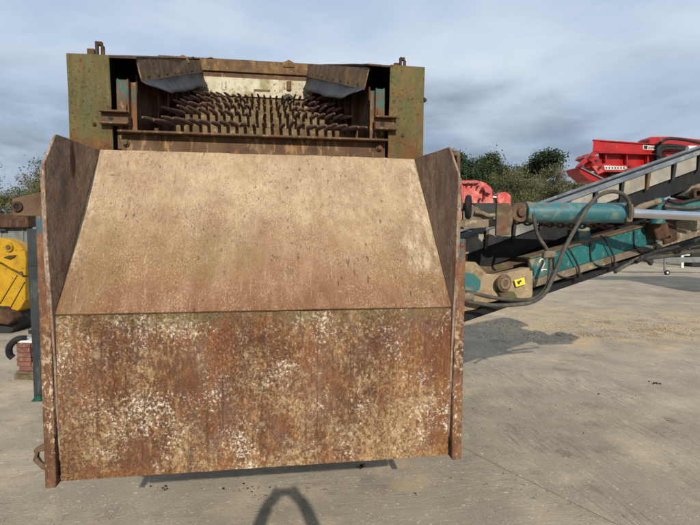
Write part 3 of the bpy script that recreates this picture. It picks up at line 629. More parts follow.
# upper, rising to the right and away
A, B = U(462, 233.5, D=5.0), U(700, 150, D=5.25); d, hz, back = along(A, B)
E_ = A + d * 1.45; A_ = A - d * .24
up = Vector((0, 0, 1))
KA, KE = 1.22, .95                                  # the frame is deeper at its foot than at its head
def V_(t, h, o=0.0): return A_.lerp(E_, t) - up * (h * (KA + (KE - KA) * t)) + back * o
H1, H2, H3 = .05, .19, .36
b = MB(); b.prism([V_(0, H1), V_(1, H1), V_(1, 0), V_(0, 0)], back * .05); b.prism([V_(0, H1, .55), V_(1, H1, .55), V_(1, .02, .55), V_(0, .02, .55)], back * .04)
uf = P(b, 'side_conveyor', 'lip_grey', bevel=.006)
b = MB(); b.prism([V_(0, -.012, .01), V_(1, -.012, .01), V_(1, -.002, .01), V_(0, -.002, .01)], back * .06); P(b, 'edge_rubber', 'rubber_black', uf)
nrib = 15
for k in range(nrib):
    t0, t1 = k / nrib, (k + 1) / nrib; e = .004
    for off in (.014, .57):
        b = MB(); b.prism([V_(t0 + e, H2, off), V_(t1 - e, H2, off), V_(t1 - e, H1 * 1.02, off), V_(t0 + e, H1 * 1.02, off)], back * .012, seg=.15, jit=.0025); P(b, 'side_panel', 'pale_panel', uf, bevel=.003)
    b = MB(); b.prism([V_(t0 - .0035, H2 + .015, -.005), V_(t0 + .0035, H2 + .015, -.005), V_(t0 + .0075, H1, -.005), V_(t0 + .0005, H1, -.005)], back * .03); P(b, 'rib', 'dark_steel' if k % 3 else 'brown_steel', uf)  # rib colour kept dark to paint in the thin shadows at each rib
b = MB(); b.prism([V_(0, H3, .05), V_(.25, H3 * 1.04, .05), V_(.5, H3 * .98, .05), V_(.75, H3 * 1.02, .05), V_(1, H3, .05), V_(1, H2 * .98, .05), V_(0, H2 * .98, .05)], back * .48); P(b, 'belt_return', 'rubber_black', uf)
b = MB(); b.prism([V_(0, .05, .06), V_(0, .03, .06), V_(0, .12, .30), V_(0, .04, .54), V_(0, .06, .54), V_(0, .14, .30)], E_ - A_); P(b, 'belt', 'rubber_black', uf)
b = MB(); b.cyl(V_(1, .2, .02), V_(1, .2, .58), .15, n=24); P(b, 'head_drum', 'rubber_black', uf, smooth=True)
# lower conveyor with the teal arm
A, B = U(470, 293, D=4.35), U(655, 238, D=5.35); d, hz, back = along(A, B)
axis = d.normalized(); nrm = axis.cross(back).normalized()
if nrm.z < 0: nrm = -nrm
def L(t, h, o=0.0): return A + d * t + nrm * h + back * o
T0, T1 = .28, 1.60
b = MB(); b.prism([L(T0, -.045), L(T1, -.045), L(T1, .15), L(T0, .15)], back * .02)
la_ = P(b, 'conveyor_arm', 'arm_teal', bevel=.003); la_['label'] = 'teal boom of the lower side conveyor'
b = MB(); b.prism([L(T0 - .01, .15, -.02), L(T1, .15, -.02), L(T1, .168, -.02), L(T0 - .01, .168, -.02)], back * .14); P(b, 'top_flange', 'brown_steel', la_, bevel=.003)
b = MB(); b.prism([L(T0 - .04, -.115, -.025), L(T1, -.115, -.025), L(T1, -.047, -.025), L(T0 - .04, -.047, -.025)], back * .07); P(b, 'bottom_flange', 'dusty_steel', la_, bevel=.004)
b = MB(); b.prism([L(-.45, -.26, .03), L(T1, -.19, .03), L(T1, -.13, .03), L(-.45, -.20, .03)], back * .60); P(b, 'belt_return', 'rubber_black', la_, bevel=.006)
b = MB(); b.prism([L(-.4, -.02, .3), L(-.4, .06, .2), L(-.4, .075, .2), L(-.4, .0, .3), L(-.4, .0, .5), L(-.4, .075, .58), L(-.4, .06, .58), L(-.4, -.02, .5)], d * 2.0); P(b, 'belt', 'brown_steel', la_)
b = MB(); b.prism([L(-.45, -.10, .62), L(T1, -.10, .62), L(T1, .18, .62), L(-.45, .18, .62)], back * .03); P(b, 'far_side_plate', 'teal_paint', la_, bevel=.003)
b = MB(); b.cyl(L(T1, -.05, .03), L(T1, -.05, .6), .13, n=24); P(b, 'head_drum', 'rubber_black', la_, smooth=True)
# dusty knuckle plate with the pin boss
kp = [U(*p, D=4.5) for p in ((405, 258), (462, 262), (476, 262), (487, 274), (498, 275), (528, 268), (533, 268), (533, 297), (527, 300), (516, 298), (500, 300), (485, 304), (462, 318), (405, 322))]
b = MB(); b.prism(kp, back * .10, seg=.08, jit=.002); kn = P(b, 'knuckle_plate', 'knuckle_dust', la_, bevel=.006)
b = MB(); b.prism([U(*p, D=4.485) for p in ((464, 272), (474, 274), (481, 281), (480, 289), (472, 293), (464, 293))], back * .01); P(b, 'paint_patch', 'teal_paint', kn)
c = U(502.5, 283, D=4.47)
for r0, r1, o0, o1, m_ in ((.078, .05, 0, .02, 'brown_steel'), (.052, .03, -.012, .012, 'dusty_steel')):
    b = MB(); b.ringd(c + back * o0, -back, r0, r1, .03); P(b, 'boss_ring', m_, kn, bevel=.004, smooth=True)
b = MB(); b.cyl(c + back * .03, c - back * .035, .03, n=18); P(b, 'pin', 'brown_steel', kn, bevel=.003)
b = MB(); b.prism([U(*p, D=4.46) for p in ((499, 291), (515, 292), (518, 297), (514, 300), (502, 299))], back * .06); P(b, 'lump_stop', 'brown_steel', kn, bevel=.008)
b = MB(); b.prism([U(*p, D=4.47) for p in ((514, 280), (524, 277.5), (525, 284), (516, 287))], -back * .004); ytag = P(b, 'tag_plate', 'yellow_tag', kn)
b = MB(); b.prism([U(*p, D=4.465) for p in ((517, 281.5), (521, 280), (521.5, 281.5), (519.5, 282.4), (519.8, 284), (518, 284.2))], -back * .0025); P(b, 'tag_mark', 'decal_dark', ytag)
# painted figure 2 on the boom
def fig2():
    c = L(.345, .055, -.006); ptsz = [(-.036, .036), (-.014, .060), (.019, .055), (.026, .026), (.005, -.005), (-.031, -.043), (.0, -.038), (.043, -.048)]
    mb = MB(); mb.tube([c + axis * a + nrm * h for a, h in ptsz], .0055, n=6); P(mb, 'painted_number', 'white_paint', la_)
fig2()
# cable straps hung round the boom
for t in (.46, .66, .92):
    b = MB(); b.tube([L(t - .01, .19, -.04), L(t + .01, .14, -.05), L(t + .04, .0, -.055), L(t + .045, -.09, -.06), L(t + .02, -.13, -.03), L(t - .04, -.09, -.035), L(t - .06, -.02, -.012), L(t - .055, .14, -.012)], .0085, n=6); P(b, 'strap', 'hose_black', la_, smooth=True)
    b = MB(); b.box(L(t + .04, -.12, -.07) + Vector((-.02, -.02, -.02)), L(t + .04, -.12, -.07) + Vector((.02, .02, .02))); P(b, 'buckle', 'hose_black', la_, bevel=.004)
b = MB(); b.prism([L(1.03, -.08, -.05), L(1.12, -.08, -.05), L(1.12, .2, -.05), L(1.05, .2, -.05)], back * .2); P(b, 'end_block', 'dark_rust', la_, bevel=.006)
b = MB(); b.prism([L(1.13, -.06, -.02), L(1.7, .0, -.02), L(1.7, .1, -.02), L(1.13, .12, -.02)], back * .1); P(b, 'extension_beam', 'dusty_steel', la_, bevel=.006)
# hydraulic ram
c0, c1, c2 = U(527, 212.5, D=4.45), U(627, 213, D=4.5), U(716, 217, D=4.6); ax = (c1 - c0).normalized()
b = MB(); b.cyl(c0, c1, .088, n=32); b.cyl(c0 - ax * .02, c0 + ax * .03, .094, n=32); ram = P(b, 'hydraulic_ram', 'cylinder_teal', bevel=.008, smooth=True, seg=2)
b = MB(); b.cyl(c1 - ax * .035, c1 + ax * .012, .095, n=32); P(b, 'gland', 'brown_steel', ram, bevel=.006, smooth=True)
b = MB(); b.cyl(c1, c2, .040, n=24); P(b, 'rod', 'chrome', ram, smooth=True)
e0 = c2; b = MB(); b.ringd(e0 + Vector((.03, -.06, 0)), (0, 1, 0), .085, .04, .12); P(b, 'rod_eye', 'dusty_steel', ram, bevel=.006, smooth=True)
b = MB(); e1 = U(518, 212.5, D=4.45); b.ringd(e1 + Vector((0, -.05, 0)), (0, 1, 0), .085, .035, .10); P(b, 'base_eye', 'brown_steel', ram, bevel=.006, smooth=True)
b = MB(); b.cyl(e1 + Vector((0, -.08, 0)), e1 + Vector((0, .15, 0)), .036, n=18); P(b, 'pin', 'brown_steel', ram, bevel=.004)
# bracket plates that carry the ram
b = MB(); b.prism([U(*p, D=4.38) for p in ((497, 203), (509, 203), (513, 207), (513, 222), (510, 235), (496, 236))], (0, .03, 0)); bp_ = P(b, 'ram_bracket', 'brown_steel', bevel=.004)
b = MB(); b.prism([U(*p, D=4.55) for p in ((410, 219), (500, 219), (500, 226), (470, 229), (410, 230))], (0, .25, 0)); P(b, 'bracket_arm', 'dusty_steel', bp_, bevel=.006)
b = MB(); b.prism([U(*p, D=4.2) for p in ((463, 203), (478, 207), (484, 214), (494, 216), (494, 219), (463, 220))], (0, .03, 0)); P(b, 'link_plate', 'dusty_steel', bp_, bevel=.004)
b = MB(); b.tube([U(*p, D=4.16) for p in ((475, 212), (482, 213), (488, 215.5), (495, 215))], .016, n=8); P(b, 'link_rod', 'dusty_steel', bp_, smooth=True)
b = MB(); b.prism([U(*p, D=4.7) for p in ((472, 203), (500, 203), (500, 216), (486, 216))], (0, .03, 0)); P(b, 'dark_plate', 'dark_steel', bp_)
c = U(465.5, 207, D=3.7); b = MB(); b.ringd(c, Vector((1, -.5, 0)), .088, .046, .04, 28); ro = P(b, 'rubber_roller', 'rubber_black', bevel=.01, smooth=True)
b = MB(); b.cyl(c - Vector((.0, .0, 0)), c + Vector((1, -.5, 0)).normalized() * .025, .047, n=18); P(b, 'hub', 'dusty_steel', ro)
b = MB(); b.cyl(c, Vector((PO - .1, c.y + .1, c.z)), .03, n=12); P(b, 'axle', 'dusty_steel', ro)
b = MB(); b.box((.5, 1.1, 1.2), (1.35, 2.0, 2.25)); P(b, 'conveyor_turret', 'teal_paint', bevel=.02)
b = MB(); b.box((PO - .02, .15, 1.98), (PO + .03, 1.0, 2.10)); P(b, 'side_rail', 'dusty_steel', bevel=.006)
b = MB(); b.box((.95, 1.0, 1.5), (PO + .05, 1.5, 1.62)); P(b, 'conveyor_mount', 'dusty_steel', bevel=.006)
b = MB(); b.box((.95, 1.15, 1.95), (PO + .05, 1.3, 2.03)); P(b, 'conveyor_mount', 'dusty_steel', bevel=.006)
b = MB(); b.prism([U(*p, D=5.05 + (p[0] - 458) * .0042) for p in ((458, 270), (520, 247), (600, 217), (640, 203), (672, 216), (660, 228), (640, 234), (600, 250), (530, 276), (490, 288), (458, 294))], (0, .03, 0), seg=.12, jit=.004); P(b, 'void_shade_sheet', 'rubber_black')  # black sheet added to darken the gap and fill the conveyor's ground shadow
# rusty chain under the ram: every link its own piece
c0, c1 = U(514, 221.5, D=4.62), U(612, 226, D=4.7); nl = 18; lk = None
for k in range(nl):
    p = c0.lerp(c1, (k + .5) / nl); p.z -= .03 * math.sin(math.pi * (k + .5) / nl) * .5
    if lk is None:
        b = MB(); pr = [(.036 * math.cos(a) , .020 * math.sin(a)) for a in [2 * math.pi * i / 12 for i in range(13)]]
        vs = []; b.tube([Vector((x, 0, z)) for x, z in pr], .009, n=5, sub=1); l0 = P(b, 'chain_link', 'dark_rust', ram, smooth=True); lk = l0; lo = l0
    else: lo = share(lk, ram)
    lo.location = p; lo.rotation_euler = (math.pi / 2 * (k % 2) + random.uniform(-.3, .3), 0, -.1)
# tail box added past the right edge, unseen, to cast the conveyor shadow's tip
b = MB(); b.prism([U(*p, D=5.75) for p in ((706, 214), (768, 208), (774, 246), (712, 250))], (0, .35, 0)); tb_ = P(b, 'added_tail_box', 'teal_paint', bevel=.01)
b = MB(); b.cyl(U(768, 228, D=5.7), U(768, 228, D=6.2), .16, n=20); P(b, 'added_tail_drum', 'rubber_black', tb_, smooth=True)
# hoses
def hose(path, r, m, D=4.25, parent=M):
    return P(MB().tube([U(x, y, D=dd if dd else D) for x, y, dd in path], r, n=10), 'hose', m, parent, smooth=True)
hose([(629, 222, 4.42), (630, 210, 4.38), (627, 198, 4.34), (615, 191.5, 4.3), (600, 195, 4.28), (588, 207, 4.26), (576, 227, 4.25), (564, 250, 4.25), (553, 277, 4.25), (545, 293, 4.22), (532, 302, 4.2), (512, 305, 4.2), (490, 305, 4.2), (470, 302, 4.2), (462, 300, 4.2), (425, 296, 4.3)], 0.017, 'hose_grey')
hose([(534, 214, 4.3), (535, 224, 4.25), (538, 236, 4.3), (546, 248, 4.32), (550, 258, 4.3), (550, 272, 4.3), (546, 288, 4.27), (535, 298, 4.25), (515, 300, 4.25), (490, 297, 4.25), (462, 291, 4.25), (425, 290, 4.35)], .016, 'hose_grey')
hose([(615, 272, 4.75), (628, 264, 4.85), (642, 257, 4.95), (670, 250, 5.1), (700, 245, 5.2), (740, 238, 5.3)], .018, 'hose_grey')
hose([(636, 262, 4.85), (655, 252, 5.0), (680, 246, 5.0), (705, 237, 5.0), (740, 228, 5.0)], .020, 'hose_black')
hose([(640, 258, 4.9), (665, 256, 5.1), (690, 252, 5.15), (720, 250, 5.2)], .022, 'hose_grey')
hose([(668, 200, 5.0), (680, 203, 5.0), (700, 199, 5.0), (730, 196, 5.0)], .02, 'hose_black')
hose([(664, 206, 5.0), (682, 208, 5.0), (705, 207, 5.0), (730, 205, 5.0)], .018, 'hose_grey')
b = MB(); c = U(629, 216, D=4.42); b.cyl(c + Vector((0, 0, -.05)), c + Vector((.0, 0, .10)), .028, n=12); P(b, 'hose_fitting', 'dusty_steel', ram, smooth=True)
b = MB(); c = U(467, 297, D=4.2); b.cyl(c - Vector((.05, 0, -.005)), c + Vector((.05, 0, 0)), .034, n=12); P(b, 'hose_fitting', 'dusty_steel', kn, smooth=True)
b = MB(); c = U(551, 255, D=4.25); b.prism([c + Vector((-.06, 0, -.03)), c + Vector((.06, 0, -.02)), c + Vector((.05, 0, .035)), c + Vector((-.05, 0, .03))], (0, .06, 0)); P(b, 'hose_clamp', 'dusty_steel', la_, bevel=.01)
# drive motor cluster behind the rod
b = MB(); c = U(658, 208, D=5.1); b.cyl(c + Vector((0, 0, -.16)), c + Vector((0, 0, .06)), .07, n=18); b.cyl(c + Vector((0, 0, .0601)), c + Vector((0, 0, .10)), .05, n=18); mo = P(b, 'drive_motor', 'teal_paint', bevel=.008, smooth=True)
b = MB(); b.tube([U(x, y, D=5.0) for x, y in ((632, 212), (642, 207), (650, 204), (660, 201))], [.03, .035, .028, .03], n=10); P(b, 'elbow_pipe', 'dusty_steel', mo, smooth=True)
b = MB(); b.prism([U(*p, D=5.2) for p in ((668, 215), (690, 203), (730, 196), (730, 212), (690, 216))], (0, .3, 0)); P(b, 'motor_plate', 'teal_paint', bevel=.006)
b = MB(); b.prism([U(*p, D=5.3) for p in ((684, 196), (692, 186), (720, 178), (720, 196), (700, 200))], (0, .2, 0)); mp = P(b, 'bearing_plate', 'dusty_steel', bevel=.006)
b = MB(); b.ringd(U(694, 194, D=5.25), (0, -1, 0), .06, .03, .06); P(b, 'bearing', 'dark_rust', mp, smooth=True)
b = MB(); b.prism([U(*p, D=5.15) for p in ((652, 222), (668, 222), (672, 238), (658, 240))], (0, .2, 0)); P(b, 'rust_block', 'dark_rust', bevel=.01)
b = MB(); b.prism([U(*p, D=5.0) for p in ((578, 225), (590, 225), (592, 250), (580, 254))], (0, .1, 0)); P(b, 'teal_prop', 'teal_paint', bevel=.004)

# ------------------------------------------------------------------ things behind
FWH = Vector((FW.x, FW.y, 0)).normalized()
def poly(mb, pts, D, off): return mb.prism([U(x, y, D=D(x) if callable(D) else D) for x, y in pts], FWH * off)
# red screener parked beyond the conveyor
RD = lambda x: 12.6 + (x - 577) * .011
base = U(740, 330, Z=0)
RM = thing('red_screener', (base.x, base.y, 0), 'bright red mobile screener parked behind the pale conveyor', 'machine')
def RP(pts, name, m='red_paint', off=.08, par=None, dd=0, bv=.01):
    return poly(MB(), pts, (lambda x: RD(x) + dd), off).build(name, m, par or RM, bevel=bv)
top = RP([(595, 140), (657, 144.5), (657, 153.5), (594, 151.5)], 'hopper_side', off=.05)
RP([(594, 139.3), (657.5, 143.8), (657.5, 145), (594, 140.7)], 'rim', par=top, dd=-.05, off=.1)
RP([(593.5, 151.3), (657, 153.2), (657, 154.6), (593.5, 152.8)], 'rim', par=top, dd=-.10, off=.14)
RP([(594, 140), (600, 140.4), (599, 151.6), (593, 151.3)], 'end_plate', par=top, dd=-.04, off=.03)
lw = RP([(599, 153), (656, 155), (655, 167), (600, 164)], 'lower_side', off=.05, dd=.2)
for x in (606, 627, 648):
    RP([(x - .7, 152), (x + .7, 152), (x + 1.2, 168), (x - .2, 168)], 'rib', par=lw, dd=.02, off=.18, bv=.004)
rl = RP([(594, 164), (600, 163), (637, 165.5), (655, 166), (655, 174), (627, 172), (604, 172), (594, 170)], 'bottom_rail', off=.08, dd=-.04)
dc = RP([(604, 165.4), (626.5, 166.6), (627, 169.8), (605, 169.8)], 'decal_strip', 'decal_pale', off=.01, par=rl, dd=-.055, bv=0)
rr = random.Random(4)
for k in range(7):
    x = 606 + k * 2.9; RP([(x, 167.0), (x + 1.3, 167.1), (x + 1.2 + rr.uniform(-.4, .3), 168.7), (x + .3, 168.8)], 'decal_letter', 'decal_dark', off=.008, par=dc, dd=-.066, bv=0)
st_ = RP([(643, 144.9), (655.5, 145.8), (655.5, 150.2), (643, 149.4)], 'sticker', 'decal_pale', off=.01, par=top, dd=-.012, bv=0)
RP([(644, 145.7), (647.5, 145.9), (647.2, 149), (644.4, 148.8)], 'sticker_logo', 'decal_dark', off=.008, par=st_, dd=-.022, bv=0)
for k in range(3): RP([(648.5 + k * 2.2, 146.8), (650 + k * 2.2, 146.9), (650 + k * 2.2, 148.8), (648.5 + k * 2.2, 148.7)], 'sticker_letter', 'grey_panel', off=.008, par=st_, dd=-.022, bv=0)
RP([(608, 171.5), (628, 172), (628, 175.5), (612, 176)], 'dark_slot', 'rubber_black', off=.3, dd=.1)
RP([(656, 174), (600, 171), (598, 178), (660, 182)], 'underside', off=.5, dd=.3)
fr = RP([(577, 167), (579, 164.5), (592, 152.5), (597, 151.5), (597, 154), (584, 165), (582.5, 168.5)], 'chute_frame', off=.12, dd=-.1)
RP([(577, 167.5), (582, 168), (606, 179.5), (612, 183), (590, 181), (580, 172.5)], 'chute_floor', off=.7, dd=-.1, par=fr)
RP([(581, 168.2), (582.5, 167.6), (604, 178.2), (603, 179.4)], 'grey_bar', 'grey_panel', off=.05, dd=-.16, par=fr)
RP([(586, 158), (598, 155.5), (602, 162), (598, 170), (588, 168), (593, 163)], 'chute_side', off=.5, dd=.05, par=fr)
RP([(592, 166), (600, 166), (604, 172), (598, 174.5)], 'jaw_plate', 'red_faded', off=.1, dd=-.12, par=fr)
RP([(588, 153.5), (597, 158.5), (592, 160), (585, 157.5)], 'cross_plate', 'red_paint', off=.6, dd=.1, par=fr)
for x, y in ((581, 166), (590, 157), (596, 161), (600, 167.5), (629, 167)):
    c = U(x, y, D=RD(x) - .2); b = MB(); b.cyl(c, c - FWH * .05, .035, n=10); b.build('bolt', 'decal_dark', RM)
bo = RP([(649, 138.5), (652, 136.5), (672, 136.3), (700, 139.2), (760, 143), (760, 160), (700, 152.5), (684, 151), (660, 152), (650, 144.3)], 'boom', off=.6, dd=.35, bv=.03)
RP([(662, 144), (668, 143), (690, 147.5), (690, 151), (663, 152)], 'guard', off=.3, dd=-.05)
RP([(663, 152.2), (684, 151.2), (686, 155), (668, 157.5)], 'arm', off=.3, dd=-.1)
RP([(656.5, 143), (661, 142), (663, 158), (668, 160), (657, 160)], 'hose_bundle', 'rubber_black', off=.15, dd=-.1)
def RH(path, r): MB().tube([U(x, y, D=RD(x) - .3) for x, y in path], r, n=7).build('hose', 'hose_black', RM, smooth=True)
RH([(658, 156), (659, 148), (666, 145.5), (680, 146.5), (694, 149.5)], .05); RH([(659, 157), (661, 150), (668, 148.5), (684, 149), (700, 151)], .05)
RH([(660, 143), (668, 139), (682, 139.5), (700, 143)], .04)
c = U(692, 148.5, D=12.9); b = MB(); b.cyl(c - RT * .12, c + RT * .12, .07, n=12); b.build('fitting', 'white_plastic', RM)
# its body and tracks stand out of the picture on the right
bx0 = U(735, 300, Z=0)
ang = math.atan2(RT.y, RT.x); R2 = Matrix.Translation((bx0.x, bx0.y, 0)) @ Matrix.Rotation(ang, 4, 'Z')
def RB(a, b_, name, m, par=None, bv=.03): return MB().box(a, b_, R2).build(name, m, par or RM, bevel=bv)
RB((0.2, 0, 1.0), (6.5, 2.0, 1.5), 'chassis', 'dark_steel'); eb = RB((.6, .1, 1.52), (4.5, 1.9, 3.2), 'engine_house', 'red_paint')
for k in range(6): RB((1.2, .07, 1.9 + k * .17), (3.2, .098, 1.98 + k * .17), 'louvre', 'dark_steel', eb, 0)
for yy in (0, 1.55):
    mb = MB(); pr = []
    for k in range(10): a = math.pi / 2 + math.pi * k / 9; pr.append(R2 @ Vector((1.0 + .45 * math.cos(a), yy, .5 + .45 * math.sin(a))))
    for k in range(10): a = -math.pi / 2 + math.pi * k / 9; pr.append(R2 @ Vector((4.8 + .45 * math.cos(a), yy, .5 + .45 * math.sin(a))))
    mb.prism(pr, R2.to_3x3() @ Vector((0, .45, 0))).build('track', 'dark_steel', RM, bevel=.01)
RB((-1.5, .5, 2.9), (.7, 1.5, 3.2), 'neck', 'red_paint')

# faded red attachment far behind the roller
gb = U(478, 258, Z=0)
FM = thing('red_crusher', (gb.x, gb.y, 0), 'faded red plant with bolted curved guard half hidden behind rusty roller', 'machine')
def FP(pts, name, m='red_faded', off=.6, par=None, dd=0, bv=.02): return poly(MB(), pts, 24 + dd, off).build(name, m, par or FM, bevel=bv)
hb = FP([(455, 182), (461, 180.5), (476, 180), (486, 183), (492, 189), (494, 206), (493, 240), (440, 240), (440, 184)], 'hopper', off=2.0)
FP([(456, 181), (477, 180), (480, 181.5), (478, 183.5), (459, 184)], 'rim', 'red_paint', par=hb, dd=-.2, off=.3)
FP([(459, 186), (463, 184), (465, 206), (459, 206)], 'side_rib', 'red_paint', par=hb, dd=-.15, off=.2)
FP([(483, 187), (490, 186), (493, 190), (490, 194), (485, 192)], 'lug', 'red_paint', par=hb, dd=-.3, off=.3)
for x, y in ((468, 183.5), (473, 184), (478, 186.5), (482, 189.5), (485, 193), (480, 199), (484, 198)):
    c = U(x, y, D=23.8); b = MB(); b.cyl(c + FWH * .1, c - FWH * .08, .05, n=8); b.build('bolt', 'decal_dark', hb)
pts = [(504 + 7.2 * math.cos(a), 199 + 7.2 * math.sin(a)) for a in [2 * math.pi * i / 18 for i in range(18)]]
FP(pts, 'round_guard', off=1.2, dd=.1); FP([(498, 199), (511, 199), (512, 240), (498, 240)], 'guard_leg', off=1.0, dd=.2)
FP([(492, 194), (497.5, 195), (497.5, 206), (492, 206)], 'gap_plate', 'decal_dark', off=.2, dd=.3); FP([(493, 196), (497, 196.5), (497, 198), (493, 197.6)], 'white_band', 'white_plastic', off=.02, dd=.2, bv=0)
FP([(430, 240), (520, 240), (520, 273), (430, 273)], 'undercarriage', 'dark_steel', off=2.0, dd=.2)
for v in FM.children:
    pass

# yellow digger on the left, with its ground blocks
YD = 10.35
yb = U(-10, 335, D=YD); YM = thing('yellow_digger', (yb.x, yb.y, 0), 'yellow digger arm and body panel with round pivot pin at left edge', 'digger')
def YP(pts, name, m='yellow_paint', off=.35, par=None, dd=0, bv=.015): return poly(MB(), pts, YD + dd, off).build(name, m, par or YM, bevel=bv)
ar = YP([(-40, 236), (0, 238), (9, 239.5), (18, 244), (24.5, 251), (26, 262), (25, 276), (18, 272), (10, 268), (0, 262), (-40, 258)], 'arm_plate', off=.3)
c = U(9.5, 247.5, D=YD - .005); b = MB(); b.ringd(c, -FWH, .085, .05, .05); b.build('pivot_ring', 'yellow_paint', ar, bevel=.006, smooth=True)
b = MB(); b.cyl(c + FWH * .02, c - FWH * .06, .045, n=16); b.build('pivot_pin', 'brown_steel', ar, bevel=.005)
YP([(3, 257.5), (9, 255.5), (16, 255), (14, 257.5), (10, 259.5)], 'pocket', 'dark_rust', par=ar, off=.05, dd=-.03, bv=.004)
pb = YP([(-40, 262), (0, 264), (10, 270), (17, 274), (25, 278), (25, 300), (20, 309), (8, 318), (-40, 322)], 'body_panel', off=.8, dd=.06)
YP([(16.9, 275), (17.4, 275.2), (0, 304), (-.5, 303.6)], 'panel_gap', 'decal_dark', par=pb, off=.02, dd=-.015 + .06, bv=0)
YP([(24.3, 282), (24.8, 282.3), (10, 309), (9.4, 308.6)], 'panel_gap', 'decal_dark', par=pb, off=.02, dd=-.015 + .06, bv=0)
b = MB(); c = U(21.5, 273, D=YD); b.cyl(c + FWH * .05, c - FWH * .04, .035, n=10); b.build('bolt', 'brown_steel', ar)
YP([(-60, 306), (9, 306), (17, 315), (18, 323), (10, 334.6), (-60, 334.6)], 'undercarriage', 'dark_steel', off=1.2, dd=.05)
YP([(-40, 298), (10, 312), (14, 319), (8, 325), (-40, 318)], 'skid_plate', 'dark_rust', off=.3, dd=-.15)
# grey store behind with its brown eaves board
gs = U(0, 300, Z=0)
SH = thing('storage_shed', (gs.x, gs.y, 0), 'low grey sheet metal store with dark brown eaves behind the yellow digger', 'shed')
poly(MB(), [(-120, 227), (30, 227), (36, 227), (36, 311.5), (-120, 311.5)], 13.2, 3.0).build('wall', 'grey_panel', SH, bevel=.01)
poly(MB(), [(-120, 214), (27, 213.5), (28, 227.6), (-120, 227.6)], 13.0, 3.3).build('roof', 'dark_rust', SH, bevel=.02)
for x in (-100, -75, -50, -25, 0, 22): poly(MB(), [(x, 228.5), (x + 1.4, 228.5), (x + 1.4, 311), (x, 311)], 13.17, .05).build('cladding_rib', 'grey_panel', SH)
c = U(2, 229.5, D=13.1); b = MB(); b.box(c + Vector((-.1, -.02, -.04)), c + Vector((.1, 0, .04))); b.build('blue_plate', 'slate_panel', SH)
# dark plank standing left of the machine
foot = U(37, 400, Z=0); dpl = thing('upright_panel', (foot.x, foot.y, 0), 'tall narrow dark slate panel standing on end left of the rusty chute', 'panel')
Dp = (foot - CAM).dot(FW)
pp = [U(26.5, 229, D=Dp), U(36, 229, D=Dp), U(44, 229, D=Dp), U(47, 399, D=Dp), U(34, 400, D=Dp)]
for q in pp[3:]: q.z = .004
poly_ = MB().prism(pp, FWH * .07, seg=.2, jit=.004); poly_.build('board', 'slate_panel', dpl, bevel=.004)
for y in (262, 330): poly(MB(), [(28, y), (44, y), (44.4, y + 4), (28.4, y + 4)], Dp - .012, .01).build('batten', 'dark_steel', dpl)
c = U(39, 398.5, Z=0.0) - FWH * .05; b = MB(); b.prism([c + RT * -.035, c + RT * .10, c + RT * .10 + Vector((0, 0, .07)), c + RT * .03 + Vector((0, 0, .07))], -FWH * .07); o = b.build('wedge', 'green_plastic', bevel=.006); tag(o, 'small green plastic wedge at foot of the dark upright panel', 'wedge')
# stack of reddish bricks on timber with white and black lid
ba = U(22, 379, Z=0); BK = thing('brick_stack', (ba.x, ba.y, 0), 'small stack of red bricks on timber bearers beside the dark panel', 'bricks')
M3 = Matrix.Translation((ba.x, ba.y, 0)) @ Matrix.Rotation(-.25, 4, 'Z'); bq = None
for k in (0, 1):
    mb = MB(); mb.box((-.10 + k * .0, -.03 + k * .33, 0), (.62, .07 + k * .33, .085), M3); mb.build('bearer', 'timber', BK, bevel=.005)
for k in range(2): mb = MB(); mb.box((-.05, -.05 + k * .26, .087), (.55, .13 + k * .26, .125), M3); mb.build('plank', 'timber', BK, bevel=.004)
for lay in range(6):
    for i in range(2):
        for j in range(2):
            if bq is None:
                mb = MB(); mb.box((-.104, -.05, 0), (.104, .05, .062)); mb.v = [v + BK.location for v in mb.v]; bq = mb.build('brick', 'brick_red', BK, bevel=.005); bo_ = bq
            else: bo_ = share(bq, BK)
            p = M3 @ Vector((.07 + i * .225 + rr.uniform(-.022, .022), .02 + j * .12 + rr.uniform(-.006, .006), .128 + lay * .067)); bo_.location = p - BK.location; bo_.rotation_euler = (0, 0, -.25 + rr.uniform(-.10, .10))
zt = .128 + 6 * .067
mb = MB(); mb.box((-.04, -.04, zt), (.42, .20, zt + .035), M3); tag(mb.build('tub_lid', 'white_plastic', bevel=.012), 'white plastic lid lying on top of the brick stack', 'lid')
mb = MB(); p0 = M3 @ Vector((-.06, .02, zt - .02)); mb.tube([p0 + Vector(q) for q in ((.12, -.0, .07), (.02, -.05, .07), (-.08, -.05, -.02), (-.10, -.03, -.14), (-.06, -.02, -.2))], .045, n=10)
tag(mb.build('rubber_hose', 'rubber_black', smooth=True), 'short black rubber hose drooping over the brick stack', 'hose')

# ------------------------------------------------------------------ verge, trees
def circ(c, r, n=10): return [(c[0] + r * math.cos(2 * math.pi * i / n), c[1] + r * math.sin(2 * math.pi * i / n)) for i in range(n)]
mat('verge', (C(104, 112, 58, .6), C(136, 130, 76, .6), .5), [dict(c=C(120, 102, 74, .6), s=1.2, lo=.5, hi=.66, a=.6)], rough=.95, bump=.6, bscale=8, bdist=.05)
v0 = U(560, 262.5, Z=0); v1 = U(720, 262.5, Z=0); vd = (v1 - v0).normalized(); vn = Vector((-vd.y, vd.x, 0)); mb = MB(); nx, ny = 90, 24; vs = []
for j in range(ny + 1):
    for i in range(nx + 1):
        p = v0 + vd * ((i - 45) * 2.2) + vn * (j * j * .16 + mnoise.noise(Vector((i * .35, j, 0))) * .5 * (j < 3))
        p.z = .006 + (1 - math.exp(-j * .35)) * 1.0 * max(0, min(1, j / 4)) + mnoise.noise(Vector((p.x * .2, p.y * .2, 3))) * .25 * min(1, j / 3); p.z = max(p.z, .006); vs.append(p)
